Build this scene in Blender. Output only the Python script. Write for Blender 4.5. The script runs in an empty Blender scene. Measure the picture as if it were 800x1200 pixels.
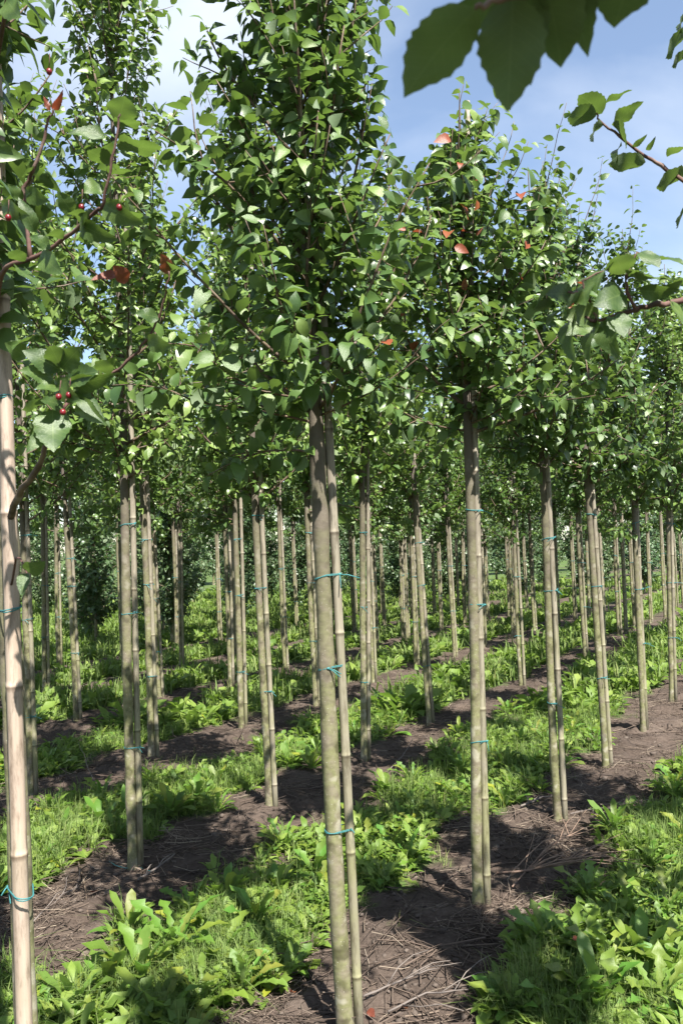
import bpy, math, random
import numpy as np
from mathutils import Vector, Matrix

SC = bpy.context.scene
COL = SC.collection
R = math.radians

# ------------------------------------------------------------------ camera
F_PX, CX, CY, H_CAM = 1000.0, 400.0, 600.0, 1.6
PITCH, ROLL = R(2.3), R(2.0)
_F = Vector((0, math.cos(PITCH), math.sin(PITCH)))
_U0 = Vector((0, -math.sin(PITCH), math.cos(PITCH)))
_R0 = Vector((1, 0, 0))
_U = _U0 * math.cos(ROLL) + _R0 * math.sin(ROLL)
_R = _R0 * math.cos(ROLL) - _U0 * math.sin(ROLL)
CAM = Vector((0, 0, H_CAM))
cam_data = bpy.data.cameras.new('camera')
cam = bpy.data.objects.new('camera', cam_data)
COL.objects.link(cam)
M = Matrix.Identity(4)
for i in range(3):
    M[i][0], M[i][1], M[i][2], M[i][3] = _R[i], _U[i], -_F[i], CAM[i]
cam.matrix_world = M
cam_data.sensor_fit = 'VERTICAL'
cam_data.sensor_height = 36.0
cam_data.lens = 36.0 * F_PX / 1200.0
cam_data.clip_start, cam_data.clip_end = 0.02, 2000
cam_data.dof.use_dof = True
cam_data.dof.focus_distance = 3.6
cam_data.dof.aperture_fstop = 11
SC.camera = cam

# ------------------------------------------------------------------ sky, sun, exposure
SUN_AZ = R(24)      # to the right of straight behind the camera
SUN_EL = R(54)
to_sun = Vector((math.sin(SUN_AZ) * math.cos(SUN_EL), -math.cos(SUN_AZ) * math.cos(SUN_EL), math.sin(SUN_EL)))
world = bpy.data.worlds.new('World')
SC.world = world
world.use_nodes = True
wn, wl = world.node_tree.nodes, world.node_tree.links
wn.clear()
out = wn.new('ShaderNodeOutputWorld')
bg = wn.new('ShaderNodeBackground')
bg.inputs['Strength'].default_value = 0.066
sky = wn.new('ShaderNodeTexSky')
sky.sky_type = 'NISHITA'
sky.sun_disc = False
sky.sun_elevation = SUN_EL
sky.sun_rotation = math.atan2(to_sun.x, to_sun.y)
sky.air_density, sky.dust_density, sky.ozone_density = 1.0, 0.35, 1.0
tc = wn.new('ShaderNodeTexCoord')
mp = wn.new('ShaderNodeMapping')
mp.inputs['Scale'].default_value = (1.0, 1.3, 1.9)
mp.inputs['Location'].default_value = (2.1, 3.3, 1.2)
nz = wn.new('ShaderNodeTexNoise')
nz.inputs['Scale'].default_value = 1.7
nz.inputs['Detail'].default_value = 7
nz.inputs['Roughness'].default_value = 0.5
nz.inputs['Distortion'].default_value = 0.35
rp = wn.new('ShaderNodeValToRGB')
rp.color_ramp.elements[0].position = 0.40
rp.color_ramp.elements[0].color = (0.08, 0.08, 0.08, 1)      # thin veil of high cloud everywhere
rp.color_ramp.elements[1].position = 0.78
mx = wn.new('ShaderNodeMix')
mx.data_type = 'RGBA'
mx.inputs['B'].default_value = (5.0, 5.4, 6.0, 1)
wl.new(tc.outputs['Generated'], mp.inputs['Vector'])
wl.new(mp.outputs['Vector'], nz.inputs['Vector'])
wl.new(nz.outputs['Fac'], rp.inputs['Fac'])
wl.new(rp.outputs['Color'], mx.inputs['Factor'])
wl.new(sky.outputs['Color'], mx.inputs['A'])
wl.new(mx.outputs['Result'], bg.inputs['Color'])
wl.new(bg.outputs['Background'], out.inputs['Surface'])

sd = bpy.data.lights.new('sun', 'SUN')
sd.energy = 5.0
sd.angle = R(0.53)
sd.color = (1.0, 0.955, 0.88)
sun = bpy.data.objects.new('sun', sd)
COL.objects.link(sun)
sun.rotation_euler = to_sun.to_track_quat('Z', 'Y').to_euler()
sun.location = to_sun * 50

SC.view_settings.view_transform = 'Standard'
SC.view_settings.look = 'None'
SC.view_settings.exposure = 1.8
SC.view_settings.gamma = 1.0
SC.view_settings.use_curve_mapping = False
SC.cycles.max_bounces = 8
SC.cycles.transmission_bounces = 4
SC.cycles.diffuse_bounces = 3

# ------------------------------------------------------------------ pixel helpers (photo is 800 x 1200)
def ray(px, py):
    return _F + _R * ((px - CX) / F_PX) + _U * (-(py - CY) / F_PX)

def at(px, py, depth):
    return CAM + ray(px, py) * depth

def ground_at(px, py, z=0.0):
    d = ray(px, py)
    return CAM + d * ((z - H_CAM) / d.z)

def project(p):
    d = Vector(p) - CAM
    f = d.dot(_F)
    if f <= 0.01:
        return None
    return (CX + F_PX * d.dot(_R) / f, CY - F_PX * d.dot(_U) / f, f)

def project_np(P):
    d = P - np.array(CAM)
    f = d @ np.array(_F)
    f = np.where(f < 0.01, 0.01, f)
    return CX + F_PX * (d @ np.array(_R)) / f, CY - F_PX * (d @ np.array(_U)) / f, f

# ------------------------------------------------------------------ numpy noise
_g = np.random.default_rng(7)
_LAT = _g.random((256, 256))

def vnoise(x, y):
    xi, yi = np.floor(x).astype(int), np.floor(y).astype(int)
    fx, fy = x - xi, y - yi
    fx, fy = fx * fx * (3 - 2 * fx), fy * fy * (3 - 2 * fy)
    a = _LAT[xi & 255, yi & 255]; b = _LAT[(xi + 1) & 255, yi & 255]
    c = _LAT[xi & 255, (yi + 1) & 255]; d = _LAT[(xi + 1) & 255, (yi + 1) & 255]
    return (a * (1 - fx) + b * fx) * (1 - fy) + (c * (1 - fx) + d * fx) * fy

def fbm(x, y, o=4):
    s, a, t = 0, 0.5, 0
    for k in range(o):
        s = s + a * vnoise(x * 2 ** k + 17.3 * k, y * 2 ** k + 5.1 * k)
        t += a
        a *= 0.5
    return s / t

# ------------------------------------------------------------------ the planting grid
ROW_U = np.array([0.61, 1.03]); STEP = float(np.linalg.norm(ROW_U)); ROW_U = ROW_U / STEP
ROW_N = np.array([-ROW_U[1], ROW_U[0]])
ROW_D = 1.63
ROW_O = np.array([-0.05, 2.88])

def row_coord(x, y):
    return ((x - ROW_O[0]) * ROW_N[0] + (y - ROW_O[1]) * ROW_N[1]) / ROW_D

def soil_mask(x, y):
    """1 on the bare soil along a row, 0 in the green strip between rows"""
    p = row_coord(x, y)
    q = np.abs(p - np.round(p)) * ROW_D
    w = 0.42 + 0.36 * (fbm(x * 1.3 + 40, y * 1.3 + 9, 3) - 0.5) + 0.65 * (fbm(x * 6 + 11, y * 6 + 3, 3) - 0.5)
    w = np.where(p > 5.6, 0.05, w)
    return np.clip((w - q) / 0.10 + 0.5, 0, 1)

def height(x, y):
    p = row_coord(x, y)
    q = np.abs(p - np.round(p)) * ROW_D
    m = -0.07 * np.clip(q / 0.75, 0, 1) ** 1.5
    near = np.clip(1.5 - (np.abs(x) + y) / 22, 0, 1)
    n = (fbm(x * 2.1, y * 2.1, 3) - 0.5) * 0.08 + (fbm(x * 9, y * 9, 4) - 0.5) * 0.095 * near
    return m + n

def h1(x, y):
    return float(height(np.array([x]), np.array([y]))[0])

# ------------------------------------------------------------------ mesh helpers
def make_mesh(name, V, T, mat, attrs=None, smooth=True):
    V = np.asarray(V, np.float32).reshape(-1, 3)
    T = np.asarray(T, np.int32).reshape(-1, 3)
    me = bpy.data.meshes.new(name)
    me.vertices.add(len(V)); me.vertices.foreach_set('co', V.ravel())
    me.loops.add(T.size); me.loops.foreach_set('vertex_index', T.ravel())
    me.polygons.add(len(T))
    me.polygons.foreach_set('loop_start', np.arange(0, T.size, 3, dtype=np.int32))
    me.polygons.foreach_set('loop_total', np.full(len(T), 3, np.int32))
    if smooth:
        me.polygons.foreach_set('use_smooth', np.ones(len(T), bool))
    for k, v in (attrs or {}).items():
        a = me.attributes.new(k, 'FLOAT', 'POINT')
        a.data.foreach_set('value', np.asarray(v, np.float32))
    me.update()
    me.validate()
    if mat:
        me.materials.append(mat)
    return me

class MB:
    def __init__(s): s.V, s.T, s.n, s.a = [], [], 0, []
    def add(s, V, T, a=0.5):
        V = np.asarray(V, float)
        s.V.append(V); s.T.append(np.asarray(T, int) + s.n); s.n += len(V)
        s.a.append(np.full(len(V), a) if np.isscalar(a) else a)
    def mesh(s, name, mat, smooth=True):
        return make_mesh(name, np.concatenate(s.V), np.concatenate(s.T), mat, {'tint': np.concatenate(s.a)}, smooth)

def tube(P, rad, sides=6, closed=False, rough=0.0, rng=None):
    P = np.asarray(P, float); n = len(P)
    rad = np.broadcast_to(np.asarray(rad, float), (n,))
    tan = np.gradient(P, axis=0)
    if closed:
        tan = np.roll(P, -1, 0) - np.roll(P, 1, 0)
    tan /= np.linalg.norm(tan, axis=1)[:, None] + 1e-12
    ref = np.array([0, 0, 1.0]) if abs(tan[:, 2]).mean() < 0.8 else np.array([1.0, 0, 0])
    a = np.cross(tan, ref); a /= np.linalg.norm(a, axis=1)[:, None] + 1e-12
    b = np.cross(tan, a)
    th = np.arange(sides) * 2 * np.pi / sides
    rr = rad[:, None] * np.ones(sides)
    if rough and rng is not None:
        rr = rr * (1 + rough * rng.standard_normal((n, sides)))
    V = P[:, None, :] + rr[:, :, None] * (np.cos(th)[None, :, None] * a[:, None, :] + np.sin(th)[None, :, None] * b[:, None, :])
    V = V.reshape(-1, 3)
    T = []
    m = n if closed else n - 1
    i = np.arange(m)[:, None]; j = np.arange(sides)[None, :]
    i2 = (i + 1) % n; j2 = (j + 1) % sides
    q = [i * sides + j, i * sides + j2, i2 * sides + j2, i2 * sides + j]
    T = np.concatenate([np.stack([q[0], q[2], q[1]], -1).reshape(-1, 3), np.stack([q[0], q[3], q[2]], -1).reshape(-1, 3)])
    if not closed:
        V = np.concatenate([V, P[:1], P[-1:]])
        k = np.arange(sides)
        c0 = np.stack([np.full(sides, n * sides), k, (k + 1) % sides], -1)
        c1 = np.stack([np.full(sides, n * sides + 1), (n - 1) * sides + (k + 1) % sides, (n - 1) * sides + k], -1)
        T = np.concatenate([T, c0, c1])
    return V, T

def leaf_shape(st, hw, fold=0.3, droop=0.25, saw=0.0, wave=0.0):
    """leaf along +X, length 1, upper face +Z; st stations, hw half widths"""
    n = len(st)
    st = np.array(st, float); hw = np.array(hw, float)
    z0 = -droop * st ** 2
    V, T = [], []
    mid = list(range(n))
    for i in range(n):
        V.append((st[i] - 0.15 * droop * st[i] ** 2, 0, z0[i]))
    idx = {1: [], -1: []}
    for sgn in (1, -1):
        for i in range(n):
            if hw[i] <= 1e-6:
                idx[sgn].append(mid[i]); continue
            w = hw[i]; x = st[i]
            if saw and i % 2 == 1:
                w *= 1 - saw; x -= 0.012
            idx[sgn].append(len(V))
            V.append((x - 0.15 * droop * st[i] ** 2, sgn * w * math.cos(fold), z0[i] + w * math.sin(fold) + wave * math.sin(9 * st[i] + sgn) * w))
    for sgn in (1, -1):
        e = idx[sgn]
        for i in range(n - 1):
            quad = [mid[i], mid[i + 1], e[i + 1], e[i]]
            if sgn == -1:
                quad = quad[::-1]
            u = []
            for k in quad:
                if k not in u: u.append(k)
            if len(u) >= 3: T.append(u[:3])
            if len(u) == 4: T.append([u[0], u[2], u[3]])
    return np.array(V), np.array(T)

ST = [0, .17, .42, .72, 1]
LEAF_T = [leaf_shape(ST, [0, .25, .345, .24, 0], .34, .45),
          leaf_shape(ST, [0, .24, .34, .27, 0], .24, .75),
          leaf_shape(ST, [0, .27, .36, .22, 0], .55, .30),
          leaf_shape(ST, [0, .24, .32, .24, 0], .22, .12)]
sth = np.linspace(0, 1, 17)
hwh = 0.35 * np.sin(np.pi * np.clip(sth, 0, 1) ** 0.82) ** 0.85; hwh[0] = hwh[-1] = 0
HERO_T = [leaf_shape(sth, hwh, .18, .22, .09, .14), leaf_shape(sth, hwh * .92, .34, .5, .09, .16), leaf_shape(sth, hwh * 1.05, .14, .1, .08, .18)]

# ------------------------------------------------------------------ materials
def nodes(name):
    m = bpy.data.materials.new(name); m.use_nodes = True
    nt = m.node_tree; nt.nodes.clear()
    o = nt.nodes.new('ShaderNodeOutputMaterial')
    return m, nt.nodes, nt.links, o

def N(ns, t, **kw):
    n = ns.new(t)
    for k, v in kw.items():
        if k in n.inputs: n.inputs[k].default_value = v
        else: setattr(n, k, v)
    return n

def ramp(ns, stops):
    r = ns.new('ShaderNodeValToRGB')
    e = r.color_ramp.elements
    while len(e) < len(stops): e.new(0.5)
    for q, (p, c) in zip(e, stops):
        q.position = p; q.color = (*c, 1)
    return r

def mixc(ns, ls, fac, a, b, mode='MIX'):
    m = ns.new('ShaderNodeMix'); m.data_type = 'RGBA'; m.blend_type = mode
    for s, v in (('Factor', fac), ('A', a), ('B', b)):
        if isinstance(v, bpy.types.NodeSocket): ls.new(v, m.inputs[s])
        elif s == 'Factor': m.inputs[s].default_value = v
        else: m.inputs[s].default_value = (*v, 1)
    return m.outputs['Result']

def foliage_mat(name, dark, mid, light, under, trans, rough=0.38, spec=0.46, tfac=0.30, use_obj=True, red=False, veins=False):
    m, ns, ls, o = nodes(name)
    at_ = N(ns, 'ShaderNodeAttribute', attribute_name='tint')
    oi = N(ns, 'ShaderNodeObjectInfo')
    nzz = N(ns, 'ShaderNodeTexNoise', Scale=60.0, Detail=2.0)
    tcx = ns.new('ShaderNodeTexCoord'); ls.new(tcx.outputs['Object'], nzz.inputs['Vector'])
    add = N(ns, 'ShaderNodeMath', operation='MULTIPLY_ADD')
    ls.new(oi.outputs['Random'], add.inputs[0]); add.inputs[1].default_value = 0.35 if use_obj else 0.0
    ls.new(at_.outputs['Fac'], add.inputs[2])
    ad2 = N(ns, 'ShaderNodeMath', operation='MULTIPLY_ADD')
    ls.new(nzz.outputs['Fac'], ad2.inputs[0]); ad2.inputs[1].default_value = 0.3
    ls.new(add.outputs[0], ad2.inputs[2])
    sb = N(ns, 'ShaderNodeMath', operation='SUBTRACT'); ls.new(ad2.outputs[0], sb.inputs[0]); sb.inputs[1].default_value = 0.33 if use_obj else 0.15
    cl = N(ns, 'ShaderNodeMath', operation='MINIMUM'); ls.new(sb.outputs[0], cl.inputs[0]); cl.inputs[1].default_value = 0.9
    sb = cl
    stops = [(0.0, dark), (0.5, mid), (0.9, light)]
    if False: stops += [(0.985, (0.20, 0.10, 0.03)), (1.0, (0.30, 0.03, 0.015))]
    rr = ramp(ns, stops)
    ls.new(sb.outputs[0], rr.inputs['Fac'])
    col = mixc(ns, ls, 1.0, rr.outputs['Color'], oi.outputs['Color'], 'MULTIPLY')
    if veins:
        au = N(ns, 'ShaderNodeAttribute', attribute_name='lu'); av = N(ns, 'ShaderNodeAttribute', attribute_name='lv')
        ab = N(ns, 'ShaderNodeMath', operation='ABSOLUTE'); ls.new(av.outputs['Fac'], ab.inputs[0])
        ph_ = N(ns, 'ShaderNodeMath', operation='MULTIPLY_ADD'); ls.new(ab.outputs[0], ph_.inputs[0]); ph_.inputs[1].default_value = -.75; ls.new(au.outputs['Fac'], ph_.inputs[2])
        fr = N(ns, 'ShaderNodeMath', operation='PINGPONG'); ls.new(ph_.outputs[0], fr.inputs[0]); fr.inputs[1].default_value = .055
        side = ramp(ns, [(.0, (1, 1, 1)), (.007, (0, 0, 0))]); ls.new(fr.outputs[0], side.inputs['Fac'])
        midr = ramp(ns, [(.006, (1, 1, 1)), (.014, (0, 0, 0))]); ls.new(ab.outputs[0], midr.inputs['Fac'])
        vm = mixc(ns, ls, 1.0, side.outputs['Color'], midr.outputs['Color'], 'LIGHTEN')
        vk = N(ns, 'ShaderNodeMath', operation='MULTIPLY'); ls.new(vm, vk.inputs[0]); vk.inputs[1].default_value = .45
        col = mixc(ns, ls, vk.outputs[0], col, (.16, .22, .09))
        nb = N(ns, 'ShaderNodeTexNoise', Scale=3.0, Detail=3.0); ls.new(tcx.outputs['Object'], nb.inputs['Vector'])
        rb_ = ramp(ns, [(.35, (.75, .8, .8)), (.65, (1.2, 1.12, 1.0))]); ls.new(nb.outputs['Fac'], rb_.inputs['Fac'])
        col = mixc(ns, ls, 1.0, col, rb_.outputs['Color'], 'MULTIPLY')
    geo = ns.new('ShaderNodeNewGeometry')
    unf = N(ns, 'ShaderNodeMath', operation='MULTIPLY'); ls.new(geo.outputs['Backfacing'], unf.inputs[0]); unf.inputs[1].default_value = 0.6
    col2 = mixc(ns, ls, unf.outputs[0], col, under)
    p = N(ns, 'ShaderNodeBsdfPrincipled', Roughness=rough)
    p.inputs['Specular IOR Level'].default_value = spec
    ls.new(col2, p.inputs['Base Color'])
    rg = N(ns, 'ShaderNodeMath', operation='MULTIPLY_ADD'); ls.new(geo.outputs['Backfacing'], rg.inputs[0]); rg.inputs[1].default_value = 0.3; rg.inputs[2].default_value = rough
    ls.new(rg.outputs[0], p.inputs['Roughness'])
    bp = N(ns, 'ShaderNodeBump', Strength=0.25, Distance=0.004); ls.new(nzz.outputs['Fac'], bp.inputs['Height']); ls.new(bp.outputs['Normal'], p.inputs['Normal'])
    t = ns.new('ShaderNodeBsdfTranslucent')
    tcol = mixc(ns, ls, 0.55, col, trans)
    ls.new(tcol, t.inputs['Color'])
    ms = ns.new('ShaderNodeMixShader'); ms.inputs[0].default_value = tfac
    ls.new(p.outputs[0], ms.inputs[1]); ls.new(t.outputs[0], ms.inputs[2]); ls.new(ms.outputs[0], o.inputs['Surface'])
    return m

M_LEAF = foliage_mat('tree_leaf', (.024, .050, .018), (.060, .103, .030), (.120, .168, .050), (.11, .15, .085), (.19, .31, .04), red=True)
M_HERO = foliage_mat('near_leaf', (.024, .050, .018), (.060, .103, .030), (.120, .168, .050), (.11, .15, .085), (.19, .31, .04), veins=True)
M_RED = foliage_mat('red_leaf', (.13, .03, .018), (.17, .045, .024), (.18, .08, .035), (.20, .08, .05), (.36, .07, .03))
M_BUSH = foliage_mat('bush_leaf', (.035, .075, .03), (.07, .12, .05), (.12, .17, .08), (.14, .18, .11), (.15, .26, .05))
M_WEED = foliage_mat('weed_leaf', (.055, .11, .016), (.105, .18, .026), (.19, .27, .045), (.16, .22, .08), (.22, .40, .04), rough=.5, tfac=.38)
M_COVER = foliage_mat('cover_leaf', (.06, .12, .018), (.12, .19, .028), (.19, .25, .05), (.15, .20, .075), (.22, .38, .04), rough=.55, tfac=.38, use_obj=False)
M_GRASS = foliage_mat('grass_blade', (.06, .11, .02), (.11, .175, .03), (.23, .225, .085), (.12, .17, .05), (.22, .36, .05), rough=.55, tfac=.35, use_obj=False)

def bark_mat(name, base, green, pale, dark, zdark=True):
    m, ns, ls, o = nodes(name)
    tcx = ns.new('ShaderNodeTexCoord')
    oi = ns.new('ShaderNodeObjectInfo')
    off = N(ns, 'ShaderNodeVectorMath', operation='ADD')
    rv = N(ns, 'ShaderNodeVectorMath', operation='SCALE'); rv.inputs[0].default_value = (7, 13, 5); ls.new(oi.outputs['Random'], rv.inputs['Scale'])
    ls.new(tcx.outputs['Object'], off.inputs[0]); ls.new(rv.outputs[0], off.inputs[1])
    n1 = N(ns, 'ShaderNodeTexNoise', Scale=9.0, Detail=5.0, Roughness=.6); ls.new(off.outputs[0], n1.inputs['Vector'])
    mp1 = ns.new('ShaderNodeMapping'); mp1.inputs['Scale'].default_value = (38, 38, 52); ls.new(off.outputs[0], mp1.inputs['Vector'])
    n2 = N(ns, 'ShaderNodeTexNoise', Scale=1.0, Detail=4.0, Roughness=.65); ls.new(mp1.outputs[0], n2.inputs['Vector'])
    mp2 = ns.new('ShaderNodeMapping'); mp2.inputs['Scale'].default_value = (60, 60, 95); ls.new(off.outputs[0], mp2.inputs['Vector'])
    vo = N(ns, 'ShaderNodeTexVoronoi', Scale=1.0); ls.new(mp2.outputs[0], vo.inputs['Vector'])
    r1 = ramp(ns, [(.36, base), (.5, green), (.66, base)]); ls.new(n1.outputs['Fac'], r1.inputs['Fac'])
    r2 = ramp(ns, [(.36, (.72, .68, .64)), (.6, (1.1, 1.07, 1.05))]); ls.new(n2.outputs['Fac'], r2.inputs['Fac'])
    c = mixc(ns, ls, .8, r1.outputs['Color'], r2.outputs['Color'], 'MULTIPLY')
    r3 = ramp(ns, [(.10, (1, 1, 1)), (.16, (0, 0, 0))]); ls.new(vo.outputs['Distance'], r3.inputs['Fac'])
    c = mixc(ns, ls, r3.outputs['Color'], c, pale)
    n4 = N(ns, 'ShaderNodeTexNoise', Scale=14.0, Detail=2.0); ls.new(off.outputs[0], n4.inputs['Vector'])
    r4 = ramp(ns, [(.60, (0, 0, 0)), (.68, (.7, .7, .7))]); ls.new(n4.outputs['Fac'], r4.inputs['Fac'])
    c = mixc(ns, ls, r4.outputs['Color'], c, pale)
    r5 = ramp(ns, [(.34, (.35, .34, .30)), (.44, (1, 1, 1))]); ls.new(n4.outputs['Fac'], r5.inputs['Fac'])
    c = mixc(ns, ls, .75, c, r5.outputs['Color'], 'MULTIPLY')
    if zdark:  # browner bark higher up, with the shade under the crown painted in
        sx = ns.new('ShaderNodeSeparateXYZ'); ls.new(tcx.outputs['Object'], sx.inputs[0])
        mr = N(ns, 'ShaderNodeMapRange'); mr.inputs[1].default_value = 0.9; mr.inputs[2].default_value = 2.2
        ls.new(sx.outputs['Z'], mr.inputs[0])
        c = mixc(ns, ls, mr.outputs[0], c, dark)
    p = N(ns, 'ShaderNodeBsdfPrincipled', Roughness=.8); p.inputs['Specular IOR Level'].default_value = .25
    ls.new(c, p.inputs['Base Color'])
    bp = N(ns, 'ShaderNodeBump', Strength=.4, Distance=.004); ls.new(n2.outputs['Fac'], bp.inputs['Height']); ls.new(bp.outputs[0], p.inputs['Normal'])
    ls.new(p.outputs[0], o.inputs['Surface'])
    return m

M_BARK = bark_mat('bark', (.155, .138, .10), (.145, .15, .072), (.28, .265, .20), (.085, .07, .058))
M_TWIG = bark_mat('twig_bark', (.10, .07, .06), (.12, .09, .06), (.2, .17, .14), (.08, .05, .05), zdark=False)
M_TWIG_P = bark_mat('purple_twig', (.11, .055, .05), (.10, .06, .05), (.17, .12, .1), (.08, .05, .05), zdark=False)

def stake_mat(name, a, b, g):
    m, ns, ls, o = nodes(name)
    tcx = ns.new('ShaderNodeTexCoord'); oi = ns.new('ShaderNodeObjectInfo')
    rv = N(ns, 'ShaderNodeVectorMath', operation='SCALE'); rv.inputs[0].default_value = (3, 9, 4); ls.new(oi.outputs['Random'], rv.inputs['Scale'])
    off = N(ns, 'ShaderNodeVectorMath', operation='ADD'); ls.new(tcx.outputs['Object'], off.inputs[0]); ls.new(rv.outputs[0], off.inputs[1])
    mp1 = ns.new('ShaderNodeMapping'); mp1.inputs['Scale'].default_value = (90, 90, 3); ls.new(off.outputs[0], mp1.inputs['Vector'])
    n1 = N(ns, 'ShaderNodeTexNoise', Scale=1.0, Detail=4.0); ls.new(mp1.outputs[0], n1.inputs['Vector'])
    n2 = N(ns, 'ShaderNodeTexNoise', Scale=6.0, Detail=4.0); ls.new(off.outputs[0], n2.inputs['Vector'])
    r1 = ramp(ns, [(.3, a), (.7, b)]); ls.new(n1.outputs['Fac'], r1.inputs['Fac'])
    sx = ns.new('ShaderNodeSeparateXYZ'); ls.new(tcx.outputs['Object'], sx.inputs[0])
    mr = N(ns, 'ShaderNodeMapRange'); mr.inputs[1].default_value = 1.7; mr.inputs[2].default_value = .5; ls.new(sx.outputs['Z'], mr.inputs[0])
    mu = N(ns, 'ShaderNodeMath', operation='MULTIPLY'); ls.new(mr.outputs[0], mu.inputs[0])
    r2 = ramp(ns, [(.35, (.1, .1, .1)), (.65, (.8, .8, .8))]); ls.new(n2.outputs['Fac'], r2.inputs['Fac']); ls.new(r2.outputs['Color'], mu.inputs[1])
    c = mixc(ns, ls, mu.outputs[0], r1.outputs['Color'], g)
    at_ = N(ns, 'ShaderNodeAttribute', attribute_name='tint')
    r3 = ramp(ns, [(.0, (.28, .24, .2)), (.5, (1, 1, 1)), (1.0, (1.4, 1.4, 1.4))]); ls.new(at_.outputs['Fac'], r3.inputs['Fac'])
    c = mixc(ns, ls, 1.0, c, r3.outputs['Color'], 'MULTIPLY')
    mp3 = ns.new('ShaderNodeMapping'); mp3.inputs['Scale'].default_value = (45, 45, 9); ls.new(off.outputs[0], mp3.inputs['Vector'])
    n3 = N(ns, 'ShaderNodeTexNoise', Scale=1.0, Detail=5.0, Roughness=.7); ls.new(mp3.outputs[0], n3.inputs['Vector'])
    r6 = ramp(ns, [(.34, (.45, .42, .38)), (.5, (1, 1, 1)), (.72, (1.15, 1.13, 1.1))]); ls.new(n3.outputs['Fac'], r6.inputs['Fac'])
    c = mixc(ns, ls, .85, c, r6.outputs['Color'], 'MULTIPLY')
    p = N(ns, 'ShaderNodeBsdfPrincipled', Roughness=.6); p.inputs['Specular IOR Level'].default_value = .3
    ls.new(c, p.inputs['Base Color'])
    bp = N(ns, 'ShaderNodeBump', Strength=.3, Distance=.0015); ls.new(n1.outputs['Fac'], bp.inputs['Height']); ls.new(bp.outputs[0], p.inputs['Normal'])
    ls.new(p.outputs[0], o.inputs['Surface'])
    return m

M_STAKE = stake_mat('weathered_cane', (.155, .135, .105), (.235, .21, .165), (.175, .175, .085))
M_STAKE_N = stake_mat('fresh_bamboo', (.25, .19, .15), (.34, .275, .225), (.25, .21, .14))

def plain(name, c, rough=.6, spec=.3):
    m, ns, ls, o = nodes(name)
    n1 = N(ns, 'ShaderNodeTexNoise', Scale=40.0, Detail=3.0)
    r = ramp(ns, [(.3, tuple(v * .7 for v in c)), (.7, tuple(min(1, v * 1.25) for v in c))]); ls.new(n1.outputs['Fac'], r.inputs['Fac'])
    p = N(ns, 'ShaderNodeBsdfPrincipled', Roughness=rough); p.inputs['Specular IOR Level'].default_value = spec
    ls.new(r.outputs['Color'], p.inputs['Base Color']); ls.new(p.outputs[0], o.inputs['Surface'])
    return m

M_TIE = plain('teal_twine', (.035, .145, .15), .55)
M_FRUIT = plain('red_fruit', (.14, .008, .014), .35, .45)

def tint_mat(name, stops, rough=.85):
    m, ns, ls, o = nodes(name)
    at_ = N(ns, 'ShaderNodeAttribute', attribute_name='tint')
    r = ramp(ns, stops); ls.new(at_.outputs['Fac'], r.inputs['Fac'])
    p = N(ns, 'ShaderNodeBsdfPrincipled', Roughness=rough); p.inputs['Specular IOR Level'].default_value = .2
    ls.new(r.outputs['Color'], p.inputs['Base Color']); ls.new(p.outputs[0], o.inputs['Surface'])
    return m

M_STRAW = tint_mat('dry_litter', [(0, (.045, .034, .028)), (.5, (.10, .074, .058)), (.85, (.19, .15, .115)), (1, (.28, .23, .175))])
M_CLOD = tint_mat('soil_clod', [(0, (.045, .034, .028)), (1, (.10, .08, .066))])

def ground_mat():
    m, ns, ls, o = nodes('ground_soil')
    tcx = ns.new('ShaderNodeTexCoord')
    at_ = N(ns, 'ShaderNodeAttribute', attribute_name='soil')
    n1 = N(ns, 'ShaderNodeTexNoise', Scale=3.0, Detail=8.0, Roughness=.62); ls.new(tcx.outputs['Object'], n1.inputs['Vector'])
    n2 = N(ns, 'ShaderNodeTexNoise', Scale=45.0, Detail=6.0, Roughness=.7); ls.new(tcx.outputs['Object'], n2.inputs['Vector'])
    r1 = ramp(ns, [(.3, (.048, .037, .030)), (.55, (.078, .061, .050)), (.75, (.115, .092, .077))]); ls.new(n1.outputs['Fac'], r1.inputs['Fac'])
    r2 = ramp(ns, [(.3, (.6, .56, .54)), (.65, (1.15, 1.12, 1.1))]); ls.new(n2.outputs['Fac'], r2.inputs['Fac'])
    soil = mixc(ns, ls, .9, r1.outputs['Color'], r2.outputs['Color'], 'MULTIPLY')
    r3 = ramp(ns, [(.3, (.03, .06, .014)), (.5, (.055, .10, .022)), (.62, (.10, .10, .045)), (.8, (.07, .12, .028))]); ls.new(n2.outputs['Fac'], r3.inputs['Fac'])
    c = mixc(ns, ls, at_.outputs['Fac'], r3.outputs['Color'], soil)
    p = N(ns, 'ShaderNodeBsdfPrincipled', Roughness=.95); p.inputs['Specular IOR Level'].default_value = .15
    ls.new(c, p.inputs['Base Color'])
    bp = N(ns, 'ShaderNodeBump', Strength=.8, Distance=.02); ls.new(n2.outputs['Fac'], bp.inputs['Height']); ls.new(bp.outputs[0], p.inputs['Normal'])
    ls.new(p.outputs[0], o.inputs['Surface'])
    return m
M_GROUND = ground_mat()

# ------------------------------------------------------------------ object helpers
def link(name, data, parent=None, mat4=None, color=None):
    o = bpy.data.objects.new(name, data)
    COL.objects.link(o)
    if parent is not None: o.parent = parent
    if mat4 is not None: o.matrix_local = mat4
    if color is not None: o.color = color
    return o

def thing(name, label, cat, mat4=None, group=None):
    o = link(name, None, None, mat4)
    o.empty_display_size = 0.1
    o['label'] = label; o['category'] = cat
    if group: o['group'] = group
    return o

def tag(o, label, cat, group=None):
    o['label'] = label; o['category'] = cat
    if group: o['group'] = group
    return o

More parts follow.
